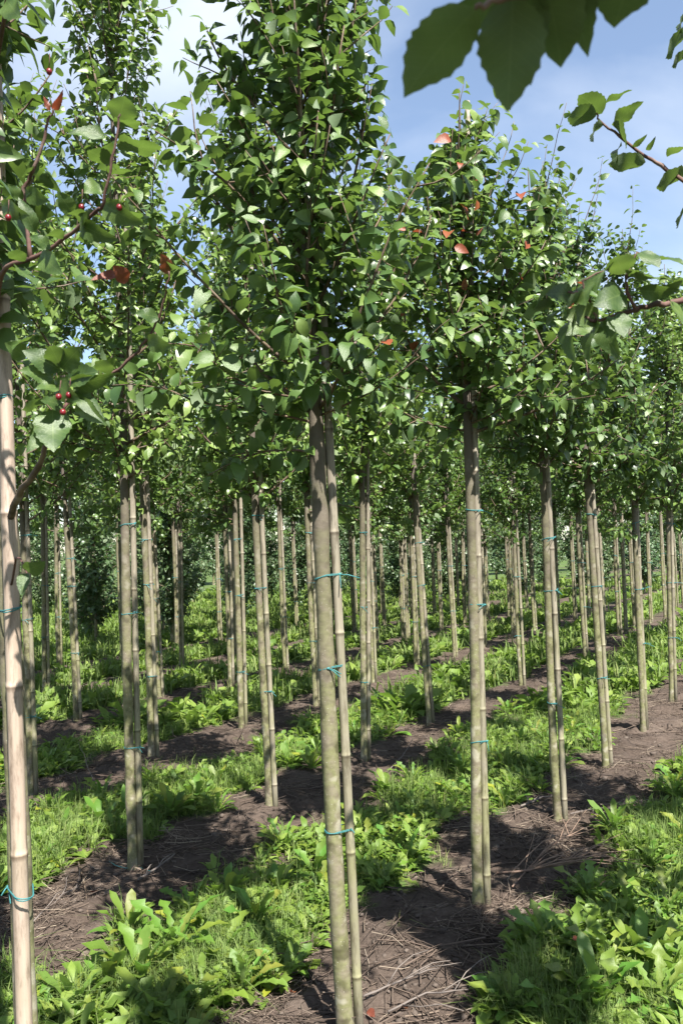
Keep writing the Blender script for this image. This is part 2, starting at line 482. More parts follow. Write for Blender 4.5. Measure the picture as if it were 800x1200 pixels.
# ------------------------------------------------------------------ ground
def axis(parts):
    a = []
    for s, e, st in parts:
        a += list(np.arange(s, e, st))
    return a
xs = np.array([-600, -300, -150, -80, -50, -35, -27] + axis([(-22, -4.0, .3), (-4.0, 4.4, .04), (4.4, 26, .3)]) + [30, 40, 60, 90, 160, 300, 600])
ys = np.array([-300, -100, -40, -15, -6, -3, -1.5, 0, .6, 1.1] + axis([(1.5, 8.5, .04), (8.5, 15, .09), (15, 40, .3)]) + [42, 46, 55, 70, 100, 160, 300, 700])
GX, GY = np.meshgrid(xs, ys)
GZ = height(GX, GY)
GZ[(np.abs(GX) > 60) | (GY > 60) | (GY < -10)] = -0.06
V = np.stack([GX, GY, GZ], -1).reshape(-1, 3)
nx, ny = len(xs), len(ys)
ii, jj = np.meshgrid(np.arange(ny - 1), np.arange(nx - 1), indexing='ij')
q0 = (ii * nx + jj).ravel(); q1 = q0 + 1; q2 = q1 + nx; q3 = q0 + nx
T = np.concatenate([np.stack([q0, q1, q2], -1), np.stack([q0, q2, q3], -1)])
ground = link('ground', make_mesh('ground', V, T, M_GROUND, {'soil': soil_mask(GX, GY).ravel()}))
ground['kind'] = 'structure'

# ------------------------------------------------------------------ tree generator
def frame(d, up):
    x = d / (np.linalg.norm(d) + 1e-9)
    y = np.cross(up, x); ny_ = np.linalg.norm(y)
    if ny_ < 1e-4:
        y = np.cross(np.array([1.0, .2, .1]), x); ny_ = np.linalg.norm(y)
    y /= ny_
    return np.stack([x, y, np.cross(x, y)], 1)      # columns

class Leaves:
    def __init__(s): s.p, s.f, s.s, s.t, s.k = [], [], [], [], []
    def add(s, p, f, sc, t, k):
        s.p.append(p); s.f.append(f); s.s.append(sc); s.t.append(t); s.k.append(k)

def leaves_mesh(L, name, mat, sel=None):
    mb = MB()
    P, Fm, S, Tn, K = np.array(L.p), np.array(L.f), np.array(L.s), np.array(L.t), np.array(L.k)
    ok = np.ones(len(P), bool) if sel is None else sel
    for k, (lv, lt) in enumerate(LEAF_T):
        m = ok & (K == k)
        if not m.any(): continue
        W = P[m][:, None, :] + S[m][:, None, None] * np.einsum('nij,vj->nvi', Fm[m], lv)
        nL, nv = W.shape[:2]
        TT = lt[None] + (np.arange(nL) * nv)[:, None, None]
        mb.add(W.reshape(-1, 3), TT.reshape(-1, 3), np.repeat(Tn[m], nv))
    return mb.mesh(name, mat)

def trunk_r(z, H, r0):
    return r0 * (1 + .28 * math.exp(-z / .05)) * (1 - .10 * min(z, 2.0) / 2.0) * (1 if z < 2.0 else max(.14, 1 - .92 * (z - 2.0) / (H - 2.0)))

def grow(seed, H=4.3, c0=2.0, Rad=.46, nbr=30, r0=.026, leaf=.070, sector=None, dens=1.0, redtop=False, tint0=0.45, low=False, extra=()):
    rng = np.random.default_rng(seed)
    L = Leaves()
    wob = rng.normal(0, 1, (4, 2))
    def centre(z):
        t = z / H
        a = .006 * min(1, z / .4)
        c = np.array([0., 0.])
        for k in range(4):
            c = c + a * wob[k] * math.sin((k + 1) * 2.6 * t + k) / (k + 1) ** .5
        return np.array([c[0], c[1], z])
    zs = np.concatenate([[-.14, -.05], np.arange(0, H + .001, .07)])
    P = np.array([centre(z) for z in zs]); P[:2, :2] = P[2, :2]
    rads = np.array([trunk_r(max(0, z), H, r0) for z in zs])
    for zk in rng.uniform(.3, 2.0, 5):
        rads = rads * (1 + rng.uniform(.08, .24) * np.exp(-((zs - zk) / .04) ** 2))
    tr = MB(); tr.add(*tube(P, rads, 12, rough=.028, rng=rng))
    wd = MB()
    up = np.array([0, 0, 1.0])
    cnt = [0]
    def put(p, t, sc, jit=.5):
        cnt[0] += 1
        ang = cnt[0] * 2.4 + rng.normal(0, .5)
        ref = np.array([1.0, 0, 0]) if abs(t[2]) > .8 else up
        a = np.cross(t, ref); a /= np.linalg.norm(a); b = np.cross(t, a)
        per = a * math.cos(ang) + b * math.sin(ang)
        d = t * rng.uniform(.15, .7) + per * .8 + up * rng.normal(-.18, .25)
        d /= np.linalg.norm(d)
        hint = up * .75 + np.array([.28, -.38, 0]) * .7 + rng.normal(0, .42, 3)
        s = leaf * sc * rng.uniform(.72, 1.18)
        tt = float(np.clip(rng.normal(tint0, .22), 0, .84))
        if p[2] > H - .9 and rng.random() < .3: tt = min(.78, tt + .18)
        if redtop and p[2] > H - 1.25 and rng.random() < .16: tt = rng.uniform(.95, 1.15)
        elif rng.random() < .0015: tt = rng.uniform(.92, 1.1)
        L.add(p + d * .016, frame(d, hint), s, tt, int(rng.integers(4)))
    def shoot(p0, d0, length, rr, bend, spacing, start=.12, lvl=0, scale=1.0):
        n = max(4, int(length / .08))
        p = np.array(p0); d = d0 / np.linalg.norm(d0)
        pts = [p.copy()]
        for k in range(n):
            d = d + up * bend / n + rng.normal(0, .07, 3); d /= np.linalg.norm(d)
            p = p + d * length / n; pts.append(p.copy())
        pts = np.array(pts)
        wd.add(*tube(pts, np.linspace(rr, max(.0012, rr * .28), len(pts)), 5 if lvl == 0 else 4))
        s = start * length
        while s < length:
            f = s / length * n; i = min(n - 1, int(f)); u = f - i
            q = pts[i] * (1 - u) + pts[i + 1] * u
            t = pts[i + 1] - pts[i]; t /= np.linalg.norm(t)
            put(q, t, scale * (1.0 - .28 * max(0, s / length - .75) / .25))
            if lvl == 0 and rng.random() < .30 * dens and s < .8 * length:
                put(q, t, scale * .8); put(q, t, scale * .75)
            s += spacing * rng.uniform(.7, 1.35)
        put(pts[-1], d, .7 * scale)
        return pts
    for k in range(nbr):
        t = (k + rng.uniform(0, .9)) / nbr
        z0 = c0 + (H - .32 - c0) * t ** 1.3
        az = k * 2.39996 + rng.normal(0, .35)
        if sector is not None:
            az = sector[0] + (az % (2 * math.pi)) / (2 * math.pi) * (sector[1] - sector[0])
        prof = (1 - .72 * t) * (0.72 + .28 * min(1, t / .12))
        ln = Rad * 1.65 * prof * rng.uniform(.7, 1.2)
        el = R(rng.uniform(12, 38) + 24 * t) if not low else R(rng.uniform(5, 50))
        d0 = np.array([math.cos(az) * math.cos(el), math.sin(az) * math.cos(el), math.sin(el)])
        c = centre(z0)
        rr = min(.0095, .55 * trunk_r(z0, H, r0)) * rng.uniform(.6, 1.0)
        pts = shoot(c, d0, ln, rr, rng.uniform(.55, 1.25), .023 / dens, .10)
        for m in range(int(rng.integers(4, 7) * dens)):
            i = int(rng.integers(1, len(pts) - 1))
            td = pts[i + 1] - pts[i]; td /= np.linalg.norm(td)
            sd_ = td + rng.normal(0, .75, 3) + up * .25
            shoot(pts[i], sd_, rng.uniform(.12, .34) * (1 - .35 * t), rr * .45, rng.uniform(0, .8), .021 / dens, .06, 1)
    for z0, az, ln, bend in extra:
        pts = shoot(centre(z0), np.array([math.cos(R(az)), math.sin(R(az)), .12]), ln, .0050, bend, .020, .08)
        for i in range(2, len(pts) - 1):
            sd_ = np.array([math.cos(R(az)), math.sin(R(az)), 0]) + rng.normal(0, .8, 3) * [1, 1, .5]
            shoot(pts[i], sd_, rng.uniform(.10, .26), .003, rng.uniform(-.5, .4), .021, .1, 1)
    # short leafy spurs close to the stem
    for k in range(int(nbr * .8)):
        z0 = c0 + (H - .5 - c0) * rng.random() ** 1.25; az = rng.uniform(0, 6.28)
        if sector is not None: az = rng.uniform(*sector)
        shoot(centre(z0), np.array([math.cos(az), math.sin(az), rng.uniform(-.1, .6)]), rng.uniform(.10, .30), .003, rng.uniform(-.2, .6), .022, .12, 1)
    # upright shoots near the top and leaves along the leader
    for k in range(int(10 * dens)):
        z0 = H - rng.uniform(.30, 1.5); az = rng.uniform(0, 6.28)
        if sector is not None: az = rng.uniform(*sector)
        d0 = np.array([math.cos(az) * .5, math.sin(az) * .5, .85])
        shoot(centre(z0), d0, rng.uniform(.38, .85), .0042, .6, .046, .1, 1)
    z = c0 + .1
    while z < H:
        put(centre(z) + np.array([rng.normal(0, .012), rng.normal(0, .012), 0]), up, .85); z += .045
    return dict(trunk=tr, wood=wd, leaves=L, H=H, r0=r0, centre=centre)

def tree_matrix(base, lean_x=0.0, lean_y=0.0, yaw=0.0, scale=1.0):
    return Matrix.Translation(base) @ Matrix.Rotation(lean_x, 4, 'Y') @ Matrix.Rotation(lean_y, 4, 'X') @ Matrix.Rotation(yaw, 4, 'Z') @ Matrix.Scale(scale, 4)

# ------------------------------------------------------------------ stakes
def make_cane(seed, H, r, mat, node=.36):
    rng = np.random.default_rng(seed)
    zs, rr, tt = [-.16], [r], [.5]
    z = 0.0; nodes_z = []
    q = rng.uniform(.05, node)
    while q < H - .05:
        nodes_z.append(q); q += node * rng.uniform(.85, 1.15)
    for zn in nodes_z:
        for dz, k, t in ((-.012, 1.0, .5), (-.004, 1.07, .2), (0, 1.08, .1), (.006, 1.05, 1.0), (.016, .99, .62), (.12, .985, .5)):
            zs.append(zn + dz); rr.append(r * k); tt.append(t)
    zs.append(H); rr.append(r * .82); tt.append(.5)
    zs = np.array(zs); rr = np.array(rr) * (1 - .16 * np.clip(zs, 0, H) / H)
    P = np.stack([.0025 * np.sin(zs * 1.3 + seed), .0025 * np.cos(zs * 1.7 + seed), zs], -1)
    mb = MB(); V, T = tube(P, rr, 10)
    a = np.concatenate([np.repeat(tt, 10), [.5, .5]])
    mb.add(V, T, a)
    return mb.mesh('cane', mat)
CANES = [make_cane(k, 3.65, .0168, M_STAKE) for k in range(5)]
CANE_NEAR = make_cane(11, 3.7, .0180, M_STAKE_N, .42)

def tie_mesh(r1, r2, d, ang, seed):
    """twine loop round a trunk at the origin and a cane at distance d, with a knot and two tails"""
    rng = np.random.default_rng(seed)
    ph = np.arange(28) * 2 * math.pi / 28
    pts = []
    for p in ph:
        if r1 >= d * math.cos(p) + r2: q = (r1 * math.cos(p), r1 * math.sin(p))
        else: q = (d + r2 * math.cos(p), r2 * math.sin(p))
        pts.append((q[0] * math.cos(ang) - q[1] * math.sin(ang), q[0] * math.sin(ang) + q[1] * math.cos(ang), .006 * math.sin(p * 1.0 + seed)))
    mb = MB(); mb.add(*tube(np.array(pts), .0016, 5, closed=True))
    pts2 = np.array(pts); pts2[:, 2] += .005 * np.sin(ph + 2)
    mb.add(*tube(pts2 * np.array([1.02, 1.02, 1]), .0015, 5, closed=True))
    # knot on the side towards the lane, with tails
    k = np.array(pts[int(rng.integers(19, 25))]) * 1.03
    for s in range(2):
        e = rng.normal(0, 1, 3) * np.array([.02, .012, .01]) + np.array([.012, -.012, -.008])
        mb.add(*tube(np.array([k, k + e * .6 + [0, 0, .004], k + e * 1.4]), .0018, 4))
    mb.add(*tube(np.array([k - [.005, 0, 0], k, k + [.006, 0, .002]]), [.003, .005, .003], 6))
    return mb.mesh('twine_tie', M_TIE)

ORD = ['zeroth', 'first', 'second', 'third', 'fourth', 'fifth', 'sixth', 'seventh', 'eighth', 'ninth', 'tenth', 'eleventh', 'twelfth',
       'thirteenth', 'fourteenth', 'fifteenth', 'sixteenth', 'seventeenth', 'eighteenth', 'nineteenth', 'twentieth']
def ordn(k):
    if k < len(ORD): return ORD[k]
    return {20: 'twentieth'}.get(k, 'twenty-' + ORD[k - 20])

# ------------------------------------------------------------------ where the trees stand
# trunk feet read off the photograph: row, place in row, foot pixel, trunk pixel further up
READ = {
    (0, 1): ((405, 1207), (372, 520)), (0, 2): ((560, 1057), (549, 540)), (0, 3): ((653, 962), (637, 600)), (0, 4): ((709, 897), (690, 570)),
    (0, 5): ((753, 857), (742, 560)), (0, 6): ((786, 823), (784, 590)),
    (1, 1): ((156, 1015), (140, 470)), (1, 2): ((316, 948), (300, 600)), (1, 3): ((426, 892), (424, 560)), (1, 4): ((503, 848), (486, 580)),
    (1, 6): ((610, 803), (601, 590)), (1, 7): ((685, 772), (676, 600)), (1, 8): ((732, 742), (727, 600)),
    (2, 1): ((37, 930), (24, 620)), (2, 2): ((178, 890), (166, 590)), (2, 3): ((283, 853), (276, 600)), (2, 4): ((370, 827), (360, 610)),
    (2, 5): ((437, 802), None), (2, 6): ((487, 785), None), (2, 7): ((532, 772), (524, 610)),
    (3, 1): ((90, 845), (76, 600)), (3, 2): ((187, 820), (177, 610)), (3, 3): ((270, 807), (264, 620)), (3, 5): ((472, 753), None),
}
ROW_FIRST = {0: ROW_O, 1: np.array([-1.12, 4.38]), 2: np.array([-2.17, 5.70]), 3: np.array([-2.62, 8.16])}
for r in range(4, 16):
    ROW_FIRST[r] = ROW_O + ROW_N * ROW_D * r + ROW_U * (r * 0.47 % 1.2)
rs = random.Random(5)
SITES = []
for r in range(0, 13):
    for i in range(-14, 34):
        if (r, i) in READ:
            foot, topp = READ[(r, i)]
            g = ground_at(*foot)
            x, y = g.x, g.y
        else:
            p = ROW_FIRST[r] + ROW_U * STEP * (i - 1)
            x, y = p[0] + rs.uniform(-.05, .05), p[1] + rs.uniform(-.06, .06)
            foot = topp = None
            if r == 1 and i == 5: continue
        if y < 1.2: continue
        pr = project((x, y, 0))
        dist = math.hypot(x, y)
        mid = project((x, y, 2.6))
        if mid is None: continue
        if not (-70 - 900 / y < mid[0] < 820 + 700 / y): continue
        if dist > 20.5: continue
        if r >= 6 and y < 20 and x < -1.2: continue
        if r >= 8: continue
        if r in (4, 5) and -7.5 < x < -4.2 and (i % 3 == 0): continue
        SITES.append(dict(r=r, i=i, x=x, y=y, foot=foot, top=topp, dist=dist, px=pr[0]))
ROW_NAME = {0: 'the front row'}
for r in range(1, 13): ROW_NAME[r] = 'the %s row' % ORD[r + 1]
byrow = {}
for s in SITES: byrow.setdefault(s['r'], []).append(s)
for r, l in byrow.items():
    l.sort(key=lambda s: s['px'])
    k = 0
    for s in l:
        if s['px'] > -15 and s['px'] < 830:
            k += 1; s['where'] = '%s from the left in %s' % (ordn(k), ROW_NAME[r])
        else:
            ko = s.setdefault('ko', sum(1 for q in l if 'ko' in q and (q['px'] < 400) == (s['px'] < 400)) + 1)
            s['where'] = '%s off the %s edge in %s' % (ordn(ko), 'left' if s['px'] < 400 else 'right', ROW_NAME[r]) if True else 'off %s in %s' % ('left' if s['px'] < 400 else 'right', ROW_NAME[r])

HEIGHTS = {(0, 1): 4.15, (0, 2): 3.72, (0, 3): 3.80, (0, 4): 4.05, (0, 5): 4.2, (0, 6): 4.3, (1, 1): 5.5, (1, 2): 4.7, (2, 1): 5.0}
TINT = {(0, 1): .47, (0, 2): .46, (0, 3): .47, (1, 1): .64, (1, 2): .56, (2, 1): .62}
HERO = {(0, 1), (0, 2), (0, 3), (0, 4), (1, 1), (1, 2), (2, 1)}
COLOR = {0: (1.22, 1.25, 1.08, 1), 1: (1.32, 1.36, 1.05, 1), 2: (1.28, 1.33, 1.05, 1), 3: (1.15, 1.22, 1.0, 1)}

VARS = []
for k in range(7):
    t = grow(100 + k, H=rs.uniform(4.25, 4.75), extra=((rs.uniform(1.62, 1.85), rs.uniform(0, 360), .34, .3), (rs.uniform(1.7, 1.9), rs.uniform(0, 360), .42, .3)), c0=rs.uniform(1.72, 1.98), Rad=rs.uniform(.54, .66), nbr=30, r0=rs.uniform(.021, .025), tint0=rs.uniform(.42, .58))
    VARS.append(dict(nl=len(t['leaves'].p), trunk=t['trunk'].mesh('trunk', M_BARK), wood=t['wood'].mesh('branches', M_TWIG), fol=leaves_mesh(t['leaves'], 'foliage', M_LEAF), r0=t['r0'], centre=t['centre'], H=t['H']))
LEAF_ME = [make_mesh('leaf', v, t, M_LEAF, {'tint': np.full(len(v), .5)}) for v, t in LEAF_T]
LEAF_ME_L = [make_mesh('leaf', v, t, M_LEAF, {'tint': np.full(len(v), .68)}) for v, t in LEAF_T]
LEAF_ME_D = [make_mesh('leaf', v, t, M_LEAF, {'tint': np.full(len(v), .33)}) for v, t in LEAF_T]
LEAF_ME_R = [make_mesh('leaf', v, t, M_RED, {'tint': np.full(len(v), .5)}) for v, t in LEAF_T]

def leaf_children(L, idx, root, color):
    for j in idx:
        k = L.k[j]; tt = L.t[j]
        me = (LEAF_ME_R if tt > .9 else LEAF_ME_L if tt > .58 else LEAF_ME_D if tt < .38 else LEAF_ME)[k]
        m = Matrix([list(L.f[j][a] * L.s[j]) + [L.p[j][a]] for a in range(3)] + [[0, 0, 0, 1]])
        link('leaf', me, root, m, color)

def pick_leaves(L, mat, nmax, minpx=9):
    P = np.array(L.p); W = P @ np.array(mat.to_3x3()).T + np.array(mat.translation)
    x, y, d = project_np(W)
    S = np.array(L.s) / d * F_PX
    ok = (x > -10) & (x < 810) & (y > -10) & (y < 1210) & (S > minpx)
    idx = np.where(ok)[0]
    # the leaves nearest to the lens in each small patch of the picture come first
    cell = (np.floor(x / 14) * 1000 + np.floor(y / 14)).astype(int)
    order = idx[np.argsort(d[idx])]
    seen, first, rest = set(), [], []
    for j in order:
        (rest if cell[j] in seen else first).append(j); seen.add(cell[j])
    return (first + rest)[:nmax]

tie_cache = {}
TREES = {}
def plant(s):
    key = (s['r'], s['i'])
    x, y = s['x'], s['y']
    z = h1(x, y) - .012
    lx, ly = R(rs.uniform(-.7, .7)), R(rs.uniform(-.5, .5))
    if s['top']:
        # lean of the trunk as read off the photograph
        tp = s['top']; dpt = project((x, y, 1))[2]
        w = at(tp[0], tp[1], dpt)
        lx = math.atan2(w.x - x, max(.5, w.z - z))
    sc = 1.0
    near = key in HERO
    label = 'slim staked young tree, ' + s['where']
    if key == (0, 1): label = 'young tree with the thickest mottled trunk in the middle foreground, dark green crown'
    elif key == (0, 2): label = 'young tree with red leaves at its top, right of the thick centre trunk'
    elif key == (1, 1): label = 'tall light green tree at left, first whole trunk behind the bamboo stake'
    col = COLOR.get(s['r'], (1.1, 1.17, 1.0, 1))
    j = rs.uniform(.9, 1.12); col = (col[0] * j, col[1] * j, col[2] * j, 1)
    if near:
        H = HEIGHTS.get(key, 4.4)
        t = grow(key[0] * 50 + key[1] * 7 + 3, H=H, c0={(0, 1): 2.08, (0, 2): 2.10, (1, 2): 1.84, (2, 1): 1.84}.get(key, 2.0), Rad={(0, 1): .62, (0, 2): .54, (0, 3): .52, (1, 1): .72, (2, 1): .6}.get(key, .52),
                 nbr={(0, 1): 35, (0, 2): 28, (0, 3): 30, (1, 1): 50}.get(key, 34), r0={(0, 1): .0285, (1, 1): .025}.get(key, .0235), extra=((2.06, 192, .60, .35), (2.14, 220, .58, .45), (2.1, 160, .55, .4), (2.08, -15, .52, .6), (1.96, 205, .30, -.1)) if key == (0, 1) else ((2.12, 190, .5, .3), (2.15, 320, .45, .3)),
                 leaf=.070 if key[0] == 0 else .062, redtop=(key == (0, 2)), tint0=TINT.get(key, .46))
        mat = tree_matrix((x, y, z), lx, ly)
        root = thing('young_tree', label, 'tree', mat, 'young trees planted in rows')
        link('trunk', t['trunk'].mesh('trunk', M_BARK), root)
        link('branches', t['wood'].mesh('branches', M_TWIG), root)
        idx = pick_leaves(t['leaves'], mat, 300)
        sel = np.ones(len(t['leaves'].p), bool); sel[idx] = False
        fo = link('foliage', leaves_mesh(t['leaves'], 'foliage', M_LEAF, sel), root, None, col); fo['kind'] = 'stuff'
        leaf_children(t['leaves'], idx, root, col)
        r0, centre, H = t['r0'], t['centre'], t['H']; yaw = 0
    else:
        v = VARS[rs.randrange(len(VARS))]
        yaw = rs.uniform(0, 6.28); sc = rs.uniform(.93, 1.06) * (1.1 if s['r'] >= 1 and x < .2 else 1.0)
        if key in HEIGHTS: sc = HEIGHTS[key] / v['H']
        mat = tree_matrix((x, y, z), lx, ly, yaw, sc)
        root = thing('young_tree', label, 'tree', mat, 'young trees planted in rows')
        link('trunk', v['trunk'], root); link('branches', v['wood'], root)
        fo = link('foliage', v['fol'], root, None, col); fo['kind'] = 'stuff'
        r0, centre, H = v['r0'] * sc, v['centre'], v['H']
    # its cane, on the right of the trunk as seen from the lane
    ang = R(rs.uniform(-28, 22)) if key != (0, 1) else R(12)
    dd = r0 * .95 + .0165
    sm = Matrix.Translation((x, y, z)) @ Matrix.Rotation(lx, 4, 'Y') @ Matrix.Rotation(ly, 4, 'X')
    lab = 'pale cane tied beside tree ' + s['where']
    if key == (0, 1): lab = 'pale straight cane tied to the thick centre trunk with teal twine'
    st = thing('bamboo_stake', lab, 'stake', sm, 'bamboo canes tied to the trees')
    hs = min(1.0, (H * sc + .05) / 3.65) if H * sc < 3.6 else 1.0
    cn = link('cane', CANES[rs.randrange(5)], st, Matrix.Translation((dd * math.cos(ang), dd * math.sin(ang), 0)) @ Matrix.Rotation(R(rs.uniform(-.35, .2) * (.15 if near else 1)), 4, 'Y'))
    zt = [.70, 1.24, 1.54] if key == (0, 1) else [rs.uniform(.5, .75), rs.uniform(1.1, 1.35)] + ([rs.uniform(1.6, 1.8)] if s['dist'] < 9 else [])
    for q, zz in enumerate(zt):
        rt = trunk_r(zz, H, r0) * 1.05
        ck = (round(rt, 3), round(ang, 1), q)
        if ck not in tie_cache: tie_cache[ck] = tie_mesh(rt, .0165, dd, ang, len(tie_cache))
        c = centre(zz / sc)
        cv = Matrix.Rotation(yaw, 3, 'Z') @ Vector((c[0] * sc, c[1] * sc, 0))
        link('twine_tie', tie_cache[ck], st, Matrix.Translation((cv.x, cv.y, zz)) @ Matrix.Rotation(R(rs.uniform(-6, 6)), 4, 'X'))
    TREES[key] = dict(root=root, mat=mat, H=H)
for s in SITES:
    if (s['r'], s['i']) == (0, 0): continue
    plant(s)
# ------------------------------------------------------------------ trees close to the lens, whose branches reach into the picture
def hero(mat_, tt):
    return [make_mesh('leaf', v, t, mat_, {'tint': np.full(len(v), tt), 'lu': v[:, 0], 'lv': v[:, 1]}) for v, t in HERO_T]
HERO_ME, HERO_ME_L = hero(M_HERO, .45), hero(M_HERO, .62)
HERO_ME_R = [make_mesh('leaf', v, t, M_RED, {'tint': np.full(len(v), .6)}) for v, t in HERO_T]
rl = random.Random(3)

def near_tree(label, base, seed, sector, H, stake_label=None, nbr=22, lean=0.0, cane=None, ang=0.0):
    x, y = base; z = h1(x, y) - .012
    t = grow(seed, H=H, c0=2.05, Rad=.40, nbr=nbr, r0=.025, sector=sector, tint0=.45)
    mat = tree_matrix((x, y, z), lean)
    root = thing('young_tree', label, 'tree', mat, 'young trees planted in rows')
    link('trunk', t['trunk'].mesh('trunk', M_BARK), root)
    link('branches', t['wood'].mesh('branches', M_TWIG), root)
    idx = pick_leaves(t['leaves'], mat, 120, 14)
    sel = np.ones(len(t['leaves'].p), bool); sel[idx] = False
    col = (.92, 1.0, .95, 1)
    fo = link('foliage', leaves_mesh(t['leaves'], 'foliage', M_LEAF, sel), root, None, col); fo['kind'] = 'stuff'
    leaf_children(t['leaves'], idx, root, col)
    dd = .0475
    if stake_label:
        sm = Matrix.Translation((x, y, z)) @ Matrix.Rotation(lean, 4, 'Y')
        st = thing('bamboo_stake', stake_label, 'stake', sm, 'bamboo canes tied to the trees')
        link('cane', cane or CANES[1], st, Matrix.Translation((dd * math.cos(ang), dd * math.sin(ang), 0)))
        for q, zz in enumerate((.87, 1.48, 1.94)):
            rt = trunk_r(zz, H, .025) * 1.06; c = t['centre'](zz)
            link('twine_tie', tie_mesh(rt, .019, dd + .001, ang, 300 + q), st, Matrix.Translation((c[0], c[1], zz)))
    return root, mat, t

def hand_branch(root, mat, pts, r0, r1, mat_=M_TWIG_P):
    P = [at(*p) if not isinstance(p, Vector) else p for p in pts]
    # smooth the read points with a Catmull-Rom curve
    Q = []
    for i in range(len(P) - 1):
        a, b, c, d = P[max(0, i - 1)], P[i], P[i + 1], P[min(len(P) - 1, i + 2)]
        for u in (0, .25, .5, .75):
            Q.append(.5 * ((2 * b) + (c - a) * u + (2 * a - 5 * b + 4 * c - d) * u * u + (3 * b - a - 3 * c + d) * u ** 3))
    Q.append(P[-1])
    Q = np.array([list(q) for q in Q])
    Q[1:-1] += np.random.default_rng(len(Q)).normal(0, .0012, Q[1:-1].shape)
    rr = np.linspace(r0, r1, len(Q)) * (1 + .18 * (np.arange(len(Q)) % 4 == 0))
    mb = MB(); V, T = tube(Q, rr, 7)
    inv = np.array(mat.inverted())
    V = V @ inv[:3, :3].T + inv[:3, 3]
    mb.add(V, T)
    return link('branch', mb.mesh('branch', mat_), root)

def hand_leaf(br, mat, b, t, d0, d1=None, w=1.0, roll=0.0, flip=False, kind='n', shape=None):
    d1 = d0 if d1 is None else d1
    B, Tp = at(b[0], b[1], d0), at(t[0], t[1], d1)
    x = Tp - B; ln = x.length; x.normalize()
    c = CAM - (B + Tp) / 2; zv = (c - c.dot(x) * x).normalized()
    if flip:      # seen from below: the blade lies nearly level, upper face to the sky
        hv = Vector((rl.uniform(-.25, .25), .35, .9)); zv = (hv - hv.dot(x) * x).normalized(); roll *= .4; w *= 1.2
    zv = Matrix.Rotation(R(roll), 3, x) @ zv
    yv = zv.cross(x)
    m = Matrix.Identity(4)
    for i in range(3):
        m[i][0], m[i][1], m[i][2], m[i][3] = x[i] * ln, yv[i] * ln * w, zv[i] * ln, B[i]
    me = {'n': HERO_ME, 'l': HERO_ME_L, 'r': HERO_ME_R}[kind][rl.randrange(3) if shape is None else shape]
    return link('leaf', me, br, mat.inverted() @ m, (.95, 1.0, .92, 1))

def sphere(r, n=10, m=7):
    V = [(0, 0, r)]; T = []
    for i in range(1, m):
        for j in range(n):
            a, b = math.pi * i / m, 2 * math.pi * j / n
            V.append((r * math.sin(a) * math.cos(b), r * math.sin(a) * math.sin(b), r * 1.08 * math.cos(a)))
    V.append((0, 0, -r))
    for j in range(n):
        T.append((0, 1 + j, 1 + (j + 1) % n))
        for i in range(m - 2):
            a, b = 1 + i * n + j, 1 + i * n + (j + 1) % n
            T += [(a, a + n, b + n), (a, b + n, b)]
        T.append((len(V) - 1, 1 + (m - 2) * n + (j + 1) % n, 1 + (m - 2) * n + j))
    return np.array(V, float), np.array(T)
_fv, _ft = sphere(.0057)
_sv, _st = tube(np.array([[0, 0, .006], [.003, 0, .018], [.004, .002, .03]]), .0009, 4)
_mb = MB(); _mb.add(_fv, _ft); FRUIT_ME = _mb.mesh('fruit', M_FRUIT)
_mb = MB(); _mb.add(_sv, _st); STALK_ME = _mb.mesh('fruit_stalk', M_TWIG_P)
def fruit(root, mat, px, py, d):
    m = mat.inverted() @ (Matrix.Translation(at(px, py, d)) @ Matrix.Rotation(rl.uniform(-.4, .4), 4, 'X'))
    link('fruit', FRUIT_ME, root, m); link('fruit_stalk', STALK_ME, root, m)

# --- tree at the left edge with the fresh bamboo cane
cane_pt = at(22, 1000, 1.84)
bx_, by_ = cane_pt.x - .008, cane_pt.y + .041
rootA, matA, tA = near_tree('young tree with red fruit on dark branches, mostly past the left edge', (bx_, by_), 77, (R(105), R(285)), 4.2,
                            'pinkish fresh bamboo cane with teal ties at the left edge', 36, R(-.75), CANE_NEAR, R(-62))
def on_trunk(mat, t, z):
    c = t['centre'](z); return mat @ Vector((c[0], c[1], z))
b1 = hand_branch(rootA, matA, [on_trunk(matA, tA, 1.66), (22, 582, 1.78), (45, 548, 1.72), (54, 518, 1.66), (66, 480, 1.58), (72, 440, 1.55)], .0085, .0022, M_TWIG)
for b, t, w, rr, fl in [((71, 434), (30, 408), .9, 25, 0), ((72, 432), (92, 408), .85, -15, 0), ((62, 443), (25, 432), .8, 35, 0), ((80, 444), (107, 433), .9, -30, 0), ((83, 447), (121, 455), .75, 45, 0),
                        ((62, 480), (62, 527), 1.0, 10, 0), ((93, 470), (109, 490), .8, 20, 0), ((74, 474), (50, 468), .8, 30, 0), ((60, 470), (22, 478), .6, 50, 1), ((70, 455), (45, 450), .7, 55, 0),
                        ((56, 505), (38, 520), .9, 10, 0), ((85, 462), (118, 476), .7, -40, 0), ((72, 432), (58, 398), .8, 40, 1), ((40, 400), (10, 392), .8, 30, 1), ((30, 418), (8, 402), .9, 15, 0), ((64, 448), (90, 470), .7, 35, 0)]:
    hand_leaf(b1, matA, b, t, 1.55, 1.50, w, rr, bool(fl))
for px, py in ((69, 465), (81, 463), (74, 483)): fruit(rootA, matA, px, py, 1.52)
b2 = hand_branch(rootA, matA, [on_trunk(matA, tA, 2.10), (2, 322, 1.66), (36, 303, 1.60), (74, 281, 1.56), (113, 248, 1.50), (121, 238, 1.48), (132, 187, 1.46), (139, 143, 1.45), (141, 134, 1.45)], .0050, .0013)
